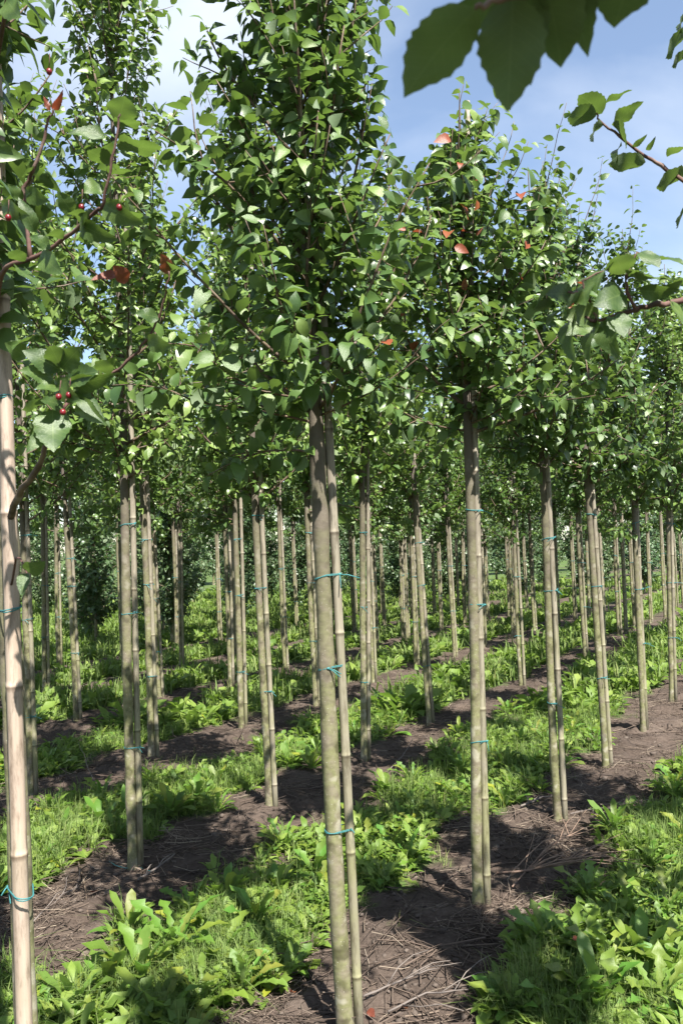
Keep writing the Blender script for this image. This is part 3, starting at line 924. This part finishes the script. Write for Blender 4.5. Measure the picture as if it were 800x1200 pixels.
for b, t, w, rr, fl in [((140, 142), (147, 110), 1.2, 0, 1), ((124, 162), (85, 143), .8, 45, 0), ((139, 176), (192, 166), .75, 40, 1), ((130, 192), (102, 170), 1.0, 20, 1), ((118, 215), (100, 224), .9, 20, 0),
                        ((85, 250), (70, 226), 1.0, 10, 0), ((41, 272), (25, 234), .85, 5, 0), ((2, 240), (26, 254), .7, 30, 0), ((113, 250), (76, 266), .7, 40, 1), ((121, 238), (150, 262), .8, 25, 0),
                        ((74, 280), (52, 262), .9, 30, 1), ((60, 290), (36, 276), .8, 40, 0), ((100, 258), (80, 236), .9, 20, 1), ((128, 205), (156, 196), .7, 40, 1), ((30, 306), (8, 290), .8, 30, 1),
                        ((95, 262), (120, 282), .8, 30, 0), ((48, 298), (66, 318), .8, 20, 0), ((132, 185), (118, 160), .9, 30, 1), ((20, 313), (44, 330), .7, 30, 1), ((137, 150), (165, 138), .8, 45, 1)]:
    hand_leaf(b2, matA, b, t, 1.52, 1.48, w, rr, bool(fl))
for px, py in ((96, 243), (140, 243), (10, 255)): fruit(rootA, matA, px, py, 1.5)
b3 = hand_branch(rootA, matA, [(36, 303, 1.60), (28, 232, 1.60), (40, 198, 1.58), (52, 162, 1.57), (57, 140, 1.56), (63, 128, 1.56)], .0045, .0016)
hand_leaf(b3, matA, (58, 130), (52, 112), 1.55, 1.54, .6, 30, False, 'r')
for b, t, w, rr, fl, kd in [((62, 128), (74, 116), .6, 30, 0, 'r'), ((27, 235), (10, 215), .8, 20, 0, 'n'), ((40, 198), (24, 205), .8, 30, 1, 'n'), ((30, 225), (52, 236), .8, 20, 0, 'l')]:
    hand_leaf(b3, matA, b, t, 1.58, 1.55, w, rr, bool(fl), kd)
fruit(rootA, matA, 58, 84, 1.56)
b4 = hand_branch(rootA, matA, [(62, 492, 1.61), (85, 468, 1.63), (115, 446, 1.64), (150, 424, 1.62), (172, 398, 1.6), (186, 372, 1.6), (195, 340, 1.58), (198, 318, 1.57)], .0038, .0014)
for b, t, w, rr, fl, kd in [((150, 330), (134, 312), .9, 10, 0, 'r'), ((140, 322), (108, 323), .5, 40, 0, 'r'), ((195, 345), (222, 350), .7, 40, 1, 'n'), ((198, 320), (190, 298), .8, 20, 0, 'r'), ((186, 372), (160, 366), .8, 30, 0, 'n'),
                            ((172, 398), (196, 408), .8, 30, 0, 'n'), ((198, 318), (215, 300), .8, 20, 1, 'n'), ((178, 388), (152, 384), .7, 40, 1, 'n'), ((130, 438), (112, 420), .8, 30, 1, 'n')]:
    hand_leaf(b4, matA, b, t, 1.6, 1.56, w, rr, bool(fl), kd)
b5 = hand_branch(rootA, matA, [on_trunk(matA, tA, 2.62), (8, 2, 1.7), (22, -6, 1.65), (40, -20, 1.6)], .005, .002)
for b, t, w, rr, fl in [((24, -4), (56, 26), .7, 25, 1), ((8, 0), (20, 18), .8, 20, 0), ((30, -8), (60, -2), .7, 30, 1)]:
    hand_leaf(b5, matA, b, t, 1.6, 1.55, w, rr, bool(fl))
b6 = hand_branch(rootA, matA, [on_trunk(matA, tA, 1.5), (20, 655, 1.76), (32, 672, 1.72)], .003, .0014)
hand_leaf(b6, matA, (30, 668), (50, 664), 1.7, 1.66, .9, 40)
hand_leaf(b6, matA, (30, 672), (24, 690), 1.7, 1.66, .9, 20)

# --- two trees just past the right edge
rootZ, matZ, tZ = near_tree('tree past the right edge whose leafy twigs hang against the blue sky', (1.16, 1.62), 91, (R(-85), R(60)), 4.2, 'cane of the tree past the right edge, out of view', 34)
c1 = hand_branch(rootZ, matZ, [on_trunk(matZ, tZ, 2.05), (850, 268, 1.70), (812, 222, 1.72), (775, 195, 1.75), (752, 180, 1.75), (725, 160, 1.75), (703, 142, 1.75), (697, 133, 1.75)], .0055, .0016)
for b, t, w, rr, fl in [((705, 133), (677, 105), .95, 15, 1), ((698, 136), (658, 133), .75, 30, 1), ((706, 147), (678, 157), .75, 35, 1), ((708, 122), (740, 102), .55, 40, 1), ((719, 146), (752, 116), .8, 20, 1), ((716, 146), (749, 163), .95, 20, 1),
                        ((728, 171), (710, 181), .8, 30, 1), ((756, 190), (708, 190), .5, 50, 1), ((781, 184), (802, 163), 1.0, 15, 1), ((803, 203), (764, 217), .7, 30, 1), ((757, 176), (766, 166), .6, 20, 0), ((740, 172), (758, 160), .5, 30, 0),
                        ((806, 20), (780, 31), .6, 35, 1), ((806, 36), (774, 66), .7, 20, 1), ((806, 62), (783, 76), .6, 30, 1), ((806, 238), (789, 266), .9, 20, 1), ((803, 150), (822, 135), .9, 20, 1), ((803, 198), (830, 190), .8, 20, 1)]:
    hand_leaf(c1, matZ, b, t, 1.75, 1.72, w, rr, bool(fl), 'l' if rl.random() < .5 else 'n')
hand_branch(rootZ, matZ, [(812, 222, 1.72), (822, 140, 1.72), (818, 70, 1.72), (808, 24, 1.73)], .003, .0014)
c2 = hand_branch(rootZ, matZ, [on_trunk(matZ, tZ, 1.98), (860, 330, 1.36), (806, 349, 1.32), (770, 357, 1.3), (746, 362, 1.29), (720, 371, 1.28), (697, 376, 1.27), (682, 372, 1.27)], .006, .0018, M_TWIG_P)
c3 = hand_branch(rootZ, matZ, [(746, 362, 1.29), (736, 347, 1.28), (733, 325, 1.28)], .003, .0014, M_TWIG_P)
for b, t, w, rr, fl in [((714, 314), (684, 321), 1.0, 10, 1), ((731, 321), (719, 297), 1.05, 10, 1), ((748, 330), (772, 311), 1.15, 5, 1), ((740, 325), (752, 303), 1.0, 20, 1), ((749, 340), (786, 347), .8, 25, 0), ((748, 296), (774, 306), .8, 30, 1),
                        ((770, 306), (804, 294), .7, 30, 1), ((770, 328), (804, 326), .6, 40, 1), ((731, 344), (702, 353), 1.0, 15, 0), ((701, 372), (671, 366), 1.0, 15, 0), ((676, 370), (645, 408), .8, 15, 1), ((650, 338), (616, 354), .7, 25, 1),
                        ((700, 378), (677, 418), .7, 20, 1), ((704, 378), (713, 411), .75, 25, 1), ((690, 350), (640, 350), .5, 40, 1), ((648, 356), (606, 368), .5, 40, 1), ((684, 332), (680, 352), .9, 10, 1), ((783, 352), (806, 372), .8, 20, 1),
                        ((776, 350), (800, 318), .6, 25, 1), ((720, 368), (732, 388), .9, 15, 1), ((672, 345), (646, 341), .8, 30, 0), ((690, 378), (668, 386), .8, 30, 0), ((660, 360), (638, 378), .7, 30, 1)]:
    hand_leaf(c2, matZ, b, t, 1.28, 1.24, w, rr, bool(fl), 'l' if rl.random() < .6 else 'n')
hand_branch(rootZ, matZ, [(697, 376, 1.27), (690, 352, 1.27), (682, 330, 1.27), (712, 315, 1.27)], .002, .0011, M_TWIG_P)
hand_branch(rootZ, matZ, [(690, 352, 1.27), (668, 344, 1.27), (650, 340, 1.27)], .002, .001, M_TWIG_P)
hand_branch(rootZ, matZ, [(733, 325, 1.28), (746, 298, 1.28), (770, 305, 1.28)], .002, .001, M_TWIG_P)
fruit(rootZ, matZ, 675, 346, 1.27)

rootY, matY, tY = near_tree('tree beside the camera whose big dark leaves hang in at the top', (.46, .62), 95, (R(-128), R(-35)), 4.1, 'cane of the tree beside the camera, out of view', 44)  # unseen crown turned back behind the camera, shaped to shade the hanging leaves
d1 = hand_branch(rootY, matY, [on_trunk(matY, tY, 2.02), (780, -90, .58), (700, -40, .55), (640, -12, .545), (600, -4, .54), (572, 4, .54), (558, 10, .54)], .004, .0014)
for b, t, w, rr, fl, sh in [((557, 11), (470, 97), .78, 14, 1, 0), ((600, -6), (597, 123), .80, 10, 1, 0), ((604, -12), (622, 60), .85, 10, 1, 1), ((640, -14), (659, 62), .85, 12, 1, 0), ((742, -34), (718, 25), .85, 10, 1, 2), ((574, -6), (563, 13), .9, 20, 1, 0),
                            ((690, -40), (640, 22), .8, 20, 1, 0), ((650, -30), (690, 10), .7, 25, 1, 1)]:
    hand_leaf(d1, matY, b, t, .545, .60, w, rr, bool(fl), 'n', sh)

# the next two of that row stand just past the right edge; their crowns throw shade into the picture; the third, unseen behind the camera, is added to shade the top leaves
for k, (s_, H_) in enumerate(((3.15, 4.0), (4.35, 4.1), (-.2, 4.2))):
    x, y = (.06 + ROW_U[0] * s_, -.03 + ROW_U[1] * s_) if s_ > 0 else (.48, -.58)
    v = VARS[(k * 4 + 2) % len(VARS)]
    root = thing('young_tree', 'young tree past the right edge, %s of the row nearest the camera' % ORD[k + 3] if s_ > 0 else 'unseen young tree added behind the camera to shade the top leaves', 'tree', tree_matrix((x, y, h1(x, y)), 0, 0, k * 1.3, H_ / v['H']), 'young trees planted in rows')
    link('trunk', v['trunk'], root); link('branches', v['wood'], root)
    fo = link('foliage', v['fol'], root); fo['kind'] = 'stuff'

# ------------------------------------------------------------------ bushy trees of the next plot, leaves down to the ground
BUSH = []
for k in range(3):
    t = grow(400 + k, H=4.5 + .25 * k, c0=.30, Rad=.52, nbr=56, r0=.03, leaf=.095, low=True, dens=.8, tint0=.52)
    BUSH.append((t['trunk'].mesh('trunk', M_BARK), t['wood'].mesh('branches', M_TWIG), leaves_mesh(t['leaves'], 'foliage', M_BUSH)))
rb = random.Random(21)
bsites = []
for x, y in ((-2.95, 14.6), (-4.6, 15.8), (-6.6, 15.2), (-8.6, 16.6), (-3.6, 17.0), (-5.6, 18.2), (-2.2, 18.4), (-7.6, 19.0), (-10.2, 18.2), (-4.2, 20.2), (-11.5, 20.5)):
    bsites.append((x, y, 1.0, 'left plot'))
for li, (yy, sp, sc) in enumerate(((22, 1.25, .95), (25.5, 1.4, 1.1), (31, 1.8, 1.4), (40, 2.4, 2.0))):
    x = -.46 * yy
    while x < .46 * yy:
        bsites.append((x + rb.uniform(-.3, .3), yy + rb.uniform(-.6, .6) + (0 if x < 4 else 1.5), sc, ('first', 'second', 'third', 'last')[li] + ' line of the far belt')); x += sp
bcount = {}
for x, y, sc, w in bsites:
    bcount[w] = bcount.get(w, 0) + 1
    root = thing('bushy_tree', 'bushy grey-green tree leafy to the ground, %s of the %s' % (ordn(bcount[w]), w), 'tree',
                 tree_matrix((x, y, h1(x, y) if y < 40 else -.06), 0, 0, rb.uniform(0, 6.28), sc * rb.uniform(.9, 1.1)), 'bushy trees behind the rows')
    a, b, c = BUSH[rb.randrange(3)]
    link('trunk', a, root); link('branches', b, root)
    g = rb.uniform(.85, 1.15)
    fo = link('foliage', c, root, None, (g, g, g * rb.uniform(.9, 1.1), 1)); fo['kind'] = 'stuff'

# ------------------------------------------------------------------ weeds
def weed_leaf(n, kind, a0, a1, wmul=1.0, seed=0):
    rng = np.random.default_rng(seed)
    s = np.linspace(0, 1, n)
    ang = np.radians(a0 + (a1 - a0) * s ** 1.2)
    dx, dz = np.cos(ang), np.sin(ang)
    X = np.concatenate([[0], np.cumsum((dx[1:] + dx[:-1]) / 2 * np.diff(s))]); Z = np.concatenate([[0], np.cumsum((dz[1:] + dz[:-1]) / 2 * np.diff(s))])
    if kind == 'lobed':
        env = .018 + .115 * np.clip(s, 0, 1) ** .9 * (1 - np.clip((s - .80) / .2, 0, 1) ** 2) ** .5
        hw = [env * np.where((np.arange(n) + q) % 2 == 0, 1.0, .45) * (1 + rng.normal(0, .1, n)) for q in (0, 0)]
    else:
        env = .016 + .125 * np.clip((s - .12) / .5, 0, 1) ** 1.1 * (1 - np.clip((s - .68) / .32, 0, 1) ** 2.2) ** .6
        hw = [env * (1 + rng.normal(0, .10, n)) for q in (0, 1)]
    V = [(X[i], 0, Z[i]) for i in range(n)]; T = []
    for sg, h in ((1, hw[0]), (-1, hw[1])):
        b = len(V)
        for i in range(n):
            h_ = max(.004, h[i] * wmul) if i < n - 1 else .003
            back = .035 if (kind == 'lobed' and (i % 2 == 0)) else 0
            nzv = (-math.sin(ang[i]), math.cos(ang[i]))
            lift = h_ * (.28 + .25 * rng.normal())
            V.append((X[i] - back * dx[i] + nzv[0] * lift, sg * h_, Z[i] - back * dz[i] + nzv[1] * lift))
        for i in range(n - 1):
            q = [i, i + 1, b + i + 1, b + i]
            if sg < 0: q = q[::-1]
            T += [[q[0], q[1], q[2]], [q[0], q[2], q[3]]]
    return np.array(V), np.array(T)
WEED_T = [weed_leaf(13, 'lobed', 66, 5, .95, 1), weed_leaf(13, 'lobed', 50, -25, 1.0, 2), weed_leaf(13, 'lobed', 78, 30, .88, 3),
          weed_leaf(9, 'smooth', 68, 15, .72, 4), weed_leaf(9, 'smooth', 50, -20, .78, 5), weed_leaf(9, 'smooth', 80, 45, .68, 6)]
WEED_ME = [make_mesh('leaf', v, t, M_WEED, {'tint': np.full(len(v), .5)}) for v, t in WEED_T]
rw = random.Random(9)
wsites = []
# rosettes read off the photograph: pixel of the plant's foot, leaf length
for px, py, ln, kd in [(250, 1125, .31, 0), (205, 1120, .31, 0), (165, 1150, .29, 1), (125, 1165, .26, 1), (285, 1165, .24, 0), (235, 1180, .25, 0), (300, 1085, .24, 1), (265, 1060, .22, 1), (185, 1190, .25, 1), (85, 1185, .24, 1), (150, 1105, .2, 1), (225, 1075, .2, 0),
                       (60, 1205, .22, 0), (330, 1060, .2, 0), (310, 1120, .2, 0), (120, 975, .25, 1), (150, 965, .24, 1), (95, 965, .22, 1), (75, 985, .2, 1), (60, 965, .22, 0), (200, 960, .24, 1), (230, 945, .22, 1), (255, 925, .22, 1), (280, 915, .2, 0),
                       (640, 1125, .24, 0), (680, 1135, .27, 0), (720, 1140, .27, 0), (700, 1180, .25, 1), (755, 1130, .27, 1), (785, 1150, .26, 1), (770, 1190, .25, 0), (660, 1190, .24, 0), (735, 1075, .22, 0), (780, 1070, .22, 0), (760, 1020, .2, 0), (785, 1000, .2, 0),
                       (430, 990, .24, 0), (420, 975, .22, 0), (455, 1000, .2, 0), (490, 970, .2, 0), (520, 955, .2, 0), (600, 930, .2, 0), (625, 905, .2, 1), (590, 900, .2, 1), (365, 905, .2, 1), (340, 900, .2, 1), (790, 930, .2, 0), (770, 960, .18, 0), (640, 870, .2, 1)]:
    g = ground_at(px, py, -.05); wsites.append((g.x, g.y, ln, kd))
tries = 0
while len(wsites) < 175 and tries < 9000:
    tries += 1
    y = rw.uniform(2.4, 8.2); x = rw.uniform(-.44, .44) * y
    if rw.random() > (3.0 / y) ** .7 * 1.4: continue
    if float(soil_mask(np.array([x]), np.array([y]))[0]) > .3: continue
    if any((x - a) ** 2 + (y - b) ** 2 < .022 for a, b, _, _ in wsites): continue
    wsites.append((x, y, rw.uniform(.13, .23), 0 if rw.random() < .55 else 1))
cells = {}
for w in wsites:
    s = min(SITES, key=lambda q: (q['x'] - w[0]) ** 2 + (q['y'] - w[1]) ** 2)
    lane = int(np.floor(row_coord(w[0], w[1])))
    cells.setdefault((s['r'], s['i'], lane), []).append((project((w[0], w[1], 0))[0], w, s))
for key, l in cells.items():
    l.sort(key=lambda q: q[0])
    for n_, (px, w, s) in enumerate(l):
        x, y, ln, kd = w
        side = 'before' if key[2] < key[0] else 'behind'
        root = thing('weed', '%s weed %s tree %s, %s from left' % ('lobed' if kd == 0 else 'broad-leaved', side, s['where'].replace(' from the left', ''), ordn(n_ + 1)),
                     'weed', Matrix.Translation((x, y, h1(x, y) - .006)) @ Matrix.Rotation(rw.uniform(-.1, .1), 4, 'X'), 'leafy weeds between the rows')
        nl = rw.randint(17, 25)
        for k in range(nl):
            v = (0 if kd == 0 else 3) + (1 if k < nl * .4 else 0 if k < nl * .8 else 2)
            L_ = ln * rw.uniform(.55, 1.05)
            m = Matrix.Rotation(k * 2.4 + rw.uniform(-.3, .3), 4, 'Z') @ Matrix.Translation((.008, 0, 0)) @ Matrix.Rotation(rw.uniform(-.18, .18), 4, 'X') @ Matrix.Rotation(rw.uniform(-.2, .2), 4, 'Y') @ Matrix.Diagonal((L_, L_ * rw.uniform(.8, 1.2), L_, 1))
            link('leaf', WEED_ME[v], root, m, (1.9, 1.25, .8, 1) if rw.random() < .035 else (rw.uniform(.75, 1.3), rw.uniform(.85, 1.1), rw.uniform(.8, 1.1), 1))

# ------------------------------------------------------------------ ground cover, grass, litter (uncountable)
gr = np.random.default_rng(44)
def scatter(n, y0, y1, power, keep):
    """points in the view, denser near the camera"""
    u = gr.random(n)
    a = 2 - power if abs(2 - power) > .01 else .01
    y = (y0 ** a + u * (y1 ** a - y0 ** a)) ** (1 / a)
    x = gr.uniform(-.47, .47, n) * y
    k = keep(x, y)
    return x[k], y[k]
def blades(x, y, hmin, hmax, wid, lean, tint):
    n = len(x)
    az = gr.uniform(0, 2 * np.pi, n); hh = gr.uniform(hmin, hmax, n) * (.6 + .8 * fbm(x * 2.3, y * 2.3, 2))
    ln = np.abs(gr.normal(0, lean, n))
    dx, dy = np.cos(az), np.sin(az)
    px_, py_ = -dy, dx
    z = height(x, y) - .004
    P = np.stack([x, y, z], -1)
    D = np.stack([dx, dy, np.zeros(n)], -1); S = np.stack([px_, py_, np.zeros(n)], -1) * wid[:, None]
    Uz = np.array([0, 0, 1.0])
    m = P + D * (hh * ln * .35)[:, None] + Uz * (hh * .6)[:, None]
    t = P + D * (hh * ln)[:, None] + Uz * (hh * (1 - .35 * np.clip(ln, 0, 1.6)))[:, None]
    V = np.stack([P - S, P + S, m - S * .8, m + S * .8, t], 1)
    T = np.array([[0, 1, 3], [0, 3, 2], [2, 3, 4]])[None] + (np.arange(n) * 5)[:, None, None]
    return V.reshape(-1, 3), T.reshape(-1, 3), np.repeat(tint, 5)
def green(x, y, thr=.35): return soil_mask(x, y) < thr + .35 * (gr.random(len(x)) - .5)
patch = lambda x, y: fbm(x * 1.1 + 70, y * 1.1 + 31, 3)
mb = MB()
x, y = scatter(260000, 2.2, 9, 2.2, lambda a, b: green(a, b) & (gr.random(len(a)) < np.clip((patch(a, b) - .40) * 3.2, .06, .60)))
mb.add(*blades(x, y, .05, .19, gr.uniform(.0011, .0026, len(x)) , .75, np.clip(gr.normal(.42, .2, len(x)) + .35 * (patch(x * 2, y * 2) - .5), 0, 1)))
x, y = scatter(60000, 9, 32, 1.6, lambda a, b: green(a, b))
mb.add(*blades(x, y, .10, .28, .0035 + .0007 * y, .7, np.clip(gr.normal(.45, .2, len(x)), 0, 1)))
# dry bleached grass along the soil edge
x, y = scatter(60000, 2.2, 10, 2.0, lambda a, b: (soil_mask(a, b) > .15) & (soil_mask(a, b) < .85) & (gr.random(len(a)) < .5))
mb.add(*blades(x, y, .03, .10, gr.uniform(.001, .002, len(x)), 1.3, np.clip(gr.normal(.8, .2, len(x)), 0, 1)))
grass = link('grass', mb.mesh('grass', M_GRASS)); grass['kind'] = 'stuff'
tag(grass, 'fresh green grass in the strips between the tree rows', 'grass')

def clumps(x, y, nl, l0, l1, tmin=.2):
    n = len(x); z = height(x, y) - .004
    V, T, A = [], [], []; off = 0
    tm = WEED_LOW
    for k in range(nl):
        az = k * 2.4 + gr.uniform(0, 6.28, n); s = gr.uniform(l0, l1, n) * (.5 + fbm(x * 1.7 + 3, y * 1.7, 2))
        v, t = tm[k % len(tm)]
        c, sn = np.cos(az), np.sin(az)
        r0 = gr.uniform(0, .03, n)
        X = v[None, :, 0] * s[:, None] + r0[:, None]; Y = v[None, :, 1] * s[:, None]; Z = v[None, :, 2] * s[:, None]
        W = np.stack([x[:, None] + c[:, None] * X - sn[:, None] * Y, y[:, None] + sn[:, None] * X + c[:, None] * Y, z[:, None] + Z], -1)
        V.append(W.reshape(-1, 3)); T.append((t[None] + (np.arange(n) * len(v))[:, None, None] + off).reshape(-1, 3)); off += n * len(v)
        A.append(np.repeat(np.clip(gr.normal(.5, .2, n), 0, 1), len(v)))
    return np.concatenate(V), np.concatenate(T), np.concatenate(A)
WEED_LOW = [weed_leaf(5, 'smooth', 70, 10, 1.1, 14), weed_leaf(7, 'lobed', 55, -20, 1.05, 12), weed_leaf(5, 'smooth', 45, -25, 1.5, 15), weed_leaf(7, 'lobed', 72, 20, .95, 16)]
mb = MB()
x, y = scatter(6800, 2.2, 9, 2.0, lambda a, b: green(a, b, .3))
mb.add(*clumps(x, y, 8, .06, .15))
x, y = scatter(6500, 8, 34, 1.5, lambda a, b: green(a, b, .4))
mb.add(*clumps(x, y, 6, .13, .29))
cover = link('ground_cover', mb.mesh('ground_cover', M_COVER)); cover['kind'] = 'stuff'
tag(cover, 'low leafy green ground cover between the tree rows', 'ground cover')

def sticks(x, y, l0, l1, r0, r1, lift, tint, tilt=.12):
    n = len(x); z = height(x, y) + lift
    az = gr.uniform(0, 6.28, n) ; ln = gr.uniform(l0, l1, n); rr = gr.uniform(r0, r1, n)
    el = gr.normal(0, tilt, n); bend = gr.normal(0, .22, n)
    V = []
    for s in (-.5, 0, .5):
        a = az + bend * s * 2
        c = np.stack([x + np.cos(a) * ln * s, y + np.sin(a) * ln * s, z + np.abs(el) * ln * .5 + el * ln * s - .25 * abs(s) * ln * 0], -1)
        for th in (0, 2.1, 4.2):
            V.append(c + np.stack([-np.sin(a) * np.cos(th) * rr, np.cos(a) * np.cos(th) * rr, np.sin(th) * rr], -1))
    V = np.stack(V, 1)
    t = []
    for i in range(2):
        for j in range(3):
            a, b = i * 3 + j, i * 3 + (j + 1) % 3
            t += [[a, b, b + 3], [a, b + 3, a + 3]]
    T = np.array(t)[None] + (np.arange(n) * 9)[:, None, None]
    return V.reshape(-1, 3), T.reshape(-1, 3), np.repeat(tint, 9)
mb = MB()
on_soil = lambda a, b: (soil_mask(a, b) > .45)
litt = lambda a, b: fbm(a * 1.9 + 23, b * 1.9 + 51, 3)
x, y = scatter(56000, 2.2, 13, 2.0, lambda a, b: on_soil(a, b) & (gr.random(len(a)) < np.clip((litt(a, b) - .38) * 4, .08, 1)))
mb.add(*sticks(x, y, .03, .22, .0007, .0018, .005, np.clip(gr.normal(.55, .25, len(x)), 0, 1)))
x, y = scatter(3000, 2.2, 14, 1.8, lambda a, b: on_soil(a, b))
mb.add(*sticks(x, y, .12, .42, .0015, .0038, .006, np.clip(gr.normal(.3, .2, len(x)), 0, 1), .06))
litter = link('dry_litter', mb.mesh('dry_litter', M_STRAW)); litter['kind'] = 'stuff'
tag(litter, 'brown straw and twig litter lying on the bare soil strips', 'litter')

ph = (1 + 5 ** .5) / 2
ICO_V = np.array([(-1, ph, 0), (1, ph, 0), (-1, -ph, 0), (1, -ph, 0), (0, -1, ph), (0, 1, ph), (0, -1, -ph), (0, 1, -ph), (ph, 0, -1), (ph, 0, 1), (-ph, 0, -1), (-ph, 0, 1)]) / 1.9
ICO_T = np.array([(0, 11, 5), (0, 5, 1), (0, 1, 7), (0, 7, 10), (0, 10, 11), (1, 5, 9), (5, 11, 4), (11, 10, 2), (10, 7, 6), (7, 1, 8), (3, 9, 4), (3, 4, 2), (3, 2, 6), (3, 6, 8), (3, 8, 9), (4, 9, 5), (2, 4, 11), (6, 2, 10), (8, 6, 7), (9, 8, 1)])
x, y = scatter(11000, 2.2, 12, 2.0, lambda a, b: on_soil(a, b))
n = len(x); rr = gr.gamma(2.0, .0024, n) + .002; rr = rr * np.where(gr.random(n) < .05, 1.8, 1)
W = ICO_V[None] * (1 + gr.normal(0, .32, (n, 12, 1))) * rr[:, None, None] * np.array([1.1, 1.1, .75])
W = W + np.stack([x, y, height(x, y) + rr * .2], -1)[:, None, :]
mb = MB(); mb.add(W.reshape(-1, 3), (ICO_T[None] + (np.arange(n) * 12)[:, None, None]).reshape(-1, 3), np.repeat(gr.random(n), 12))
clods = link('soil_crumbs', mb.mesh('soil_crumbs', M_CLOD, False)); clods['kind'] = 'stuff'
tag(clods, 'loose crumbs of grey brown soil along the tree rows', 'soil')

# ------------------------------------------------------------------ single things lying on the ground
rg_ = np.random.default_rng(8)
def on_ground(px, py, lift=.01):
    g = ground_at(px, py); 
    for _ in range(3): g = ground_at(px, py, h1(g.x, g.y))
    return np.array([g.x, g.y, h1(g.x, g.y) + lift])
def fallen_branch(label, pts, r0, r1, mat_, side=0, spread=.5, slen=.3):
    P = np.array([on_ground(px, py, .012 + lift) for px, py, lift in pts])
    Q = [P[0]]
    for i in range(len(P) - 1):
        for u in (.34, .67, 1.0): Q.append(P[i] * (1 - u) + P[i + 1] * u + rg_.normal(0, .004, 3) * [1, 1, .5])
    Q = np.array(Q)
    base = Q[0].copy()
    root = thing('fallen_branch', label, 'branch', Matrix.Translation(base), 'cut branches lying on the soil')
    mb = MB(); mb.add(*tube(Q - base, np.linspace(r0, r1, len(Q)), 6), .45)
    link('stem', mb.mesh('stem', mat_), root)
    d = Q[-1] - Q[0]; d /= np.linalg.norm(d)
    for k in range(side):
        i = int(rg_.integers(1, len(Q) - 1)); a = rg_.normal(0, spread)
        e = np.array([d[0] * math.cos(a) - d[1] * math.sin(a), d[0] * math.sin(a) + d[1] * math.cos(a), abs(rg_.normal(.06, .08))])
        L_ = slen * rg_.uniform(.6, 1.2)
        p = [Q[i] - base + e * L_ * u + np.array([0, 0, .03 * math.sin(u * 2.5)]) + rg_.normal(0, .005, 3) * (u > 0) for u in (0, .33, .66, 1)]
        mb = MB(); mb.add(*tube(np.array(p), np.linspace(r1 * 1.2, .0011, 4), 5), .7)
        link('twig', mb.mesh('twig', mat_), root)
M_CUT = tint_mat('cut_twig', [(0, (.08, .05, .038)), (.5, (.15, .10, .075)), (1, (.21, .15, .11))], .6)
M_GREY = tint_mat('grey_twig', [(0, (.07, .056, .05)), (.5, (.13, .11, .098)), (1, (.17, .145, .125))], .8)
fallen_branch('brown cut branch with a fan of twigs right of the second front trunk', [(582, 1032, .02), (640, 1027, .03), (690, 1020, .03)], .006, .003, M_CUT, 16, .30, .32)
fallen_branch('second bundle of brown twigs fanned out beside the second front trunk', [(600, 1045, .01), (640, 1008, .05), (680, 988, .05)], .004, .002, M_CUT, 12, .35, .3)
fallen_branch('grey broken stick beside the foot of the left light green tree', [(162, 1036, .01), (185, 1022, .02), (206, 1012, .04)], .0065, .003, M_GREY, 2, .5, .12)
fallen_branch('dark gnarled root-like twig on the soil below the left tree', [(92, 1015, .01), (100, 1045, .02), (102, 1075, .01)], .006, .003, M_TWIG, 6, 1.1, .16)
fallen_branch('long thin grey twig on the shaded soil at left', [(38, 1085, .01), (75, 1055, .02), (95, 1042, .01)], .0035, .002, M_GREY, 3, .5, .2)
fallen_branch('long pale twig right of the thick centre trunk foot', [(425, 1175, .01), (470, 1160, .02), (515, 1140, .01)], .0045, .002, M_GREY, 3, .5, .2)
fallen_branch('thin dark twig crossing the soil at the bottom edge', [(455, 1198, .01), (500, 1180, .02), (548, 1168, .01)], .004, .002, M_GREY, 3, .6, .22)
fallen_branch('pale stick on the soil left of the third front trunk', [(610, 948, .01), (635, 940, .02), (650, 936, .01)], .006, .004, M_GREY, 2, .5, .15)
fallen_branch('grey twig lying between the third and fourth front trunks', [(668, 955, .01), (700, 953, .02), (735, 955, .01)], .004, .002, M_GREY, 3, .5, .25)
fallen_branch('slanting dry stick poking from the soil behind the thick trunk', [(455, 905, .0), (470, 893, .02), (484, 880, .06)], .004, .002, M_GREY, 1, .5, .12)
fallen_branch('dry pale stem leaning in the weeds at left', [(113, 925, .0), (102, 908, .08), (93, 895, .16)], .003, .0015, M_GREY, 1, .5, .08)
P = np.array([on_ground(px, py, .012) for px, py in ((128, 1012), (136, 1017), (148, 1020), (160, 1021), (172, 1020), (182, 1022))])
mb = MB(); mb.add(*tube(P - P[0], .0022, 5))
tw = link('loose_twine', mb.mesh('loose_twine', M_TIE), None, Matrix.Translation(P[0]))
tag(tw, 'loose teal twine lying at the foot of the left light green tree', 'twine')
for k, (px, py, lab) in enumerate(((672, 1141, 'bright orange dead leaf among the weeds at lower right'), (344, 1170, 'orange dead leaf left of the thick centre trunk foot'), (115, 1049, 'reddish dead leaf on sunlit soil below the left tree'),
                                   (432, 1190, 'brown dead leaf by the foot of the thick centre trunk'), (470, 1187, 'tan dead leaf on dark soil near the bottom edge'), (210, 950, 'red brown dead leaf on soil right of the left tree'))):
    p = on_ground(px, py, .02 if k else .13)
    o = link('fallen_leaf', HERO_ME_R[k % 3], None, Matrix.Translation(p) @ Matrix.Rotation(k * 1.7, 4, 'Z') @ Matrix.Rotation(.5, 4, 'X') @ Matrix.Scale(.042, 4), (.8, .85, .9, 1))
    tag(o, lab, 'leaf', 'dead leaves on the ground')
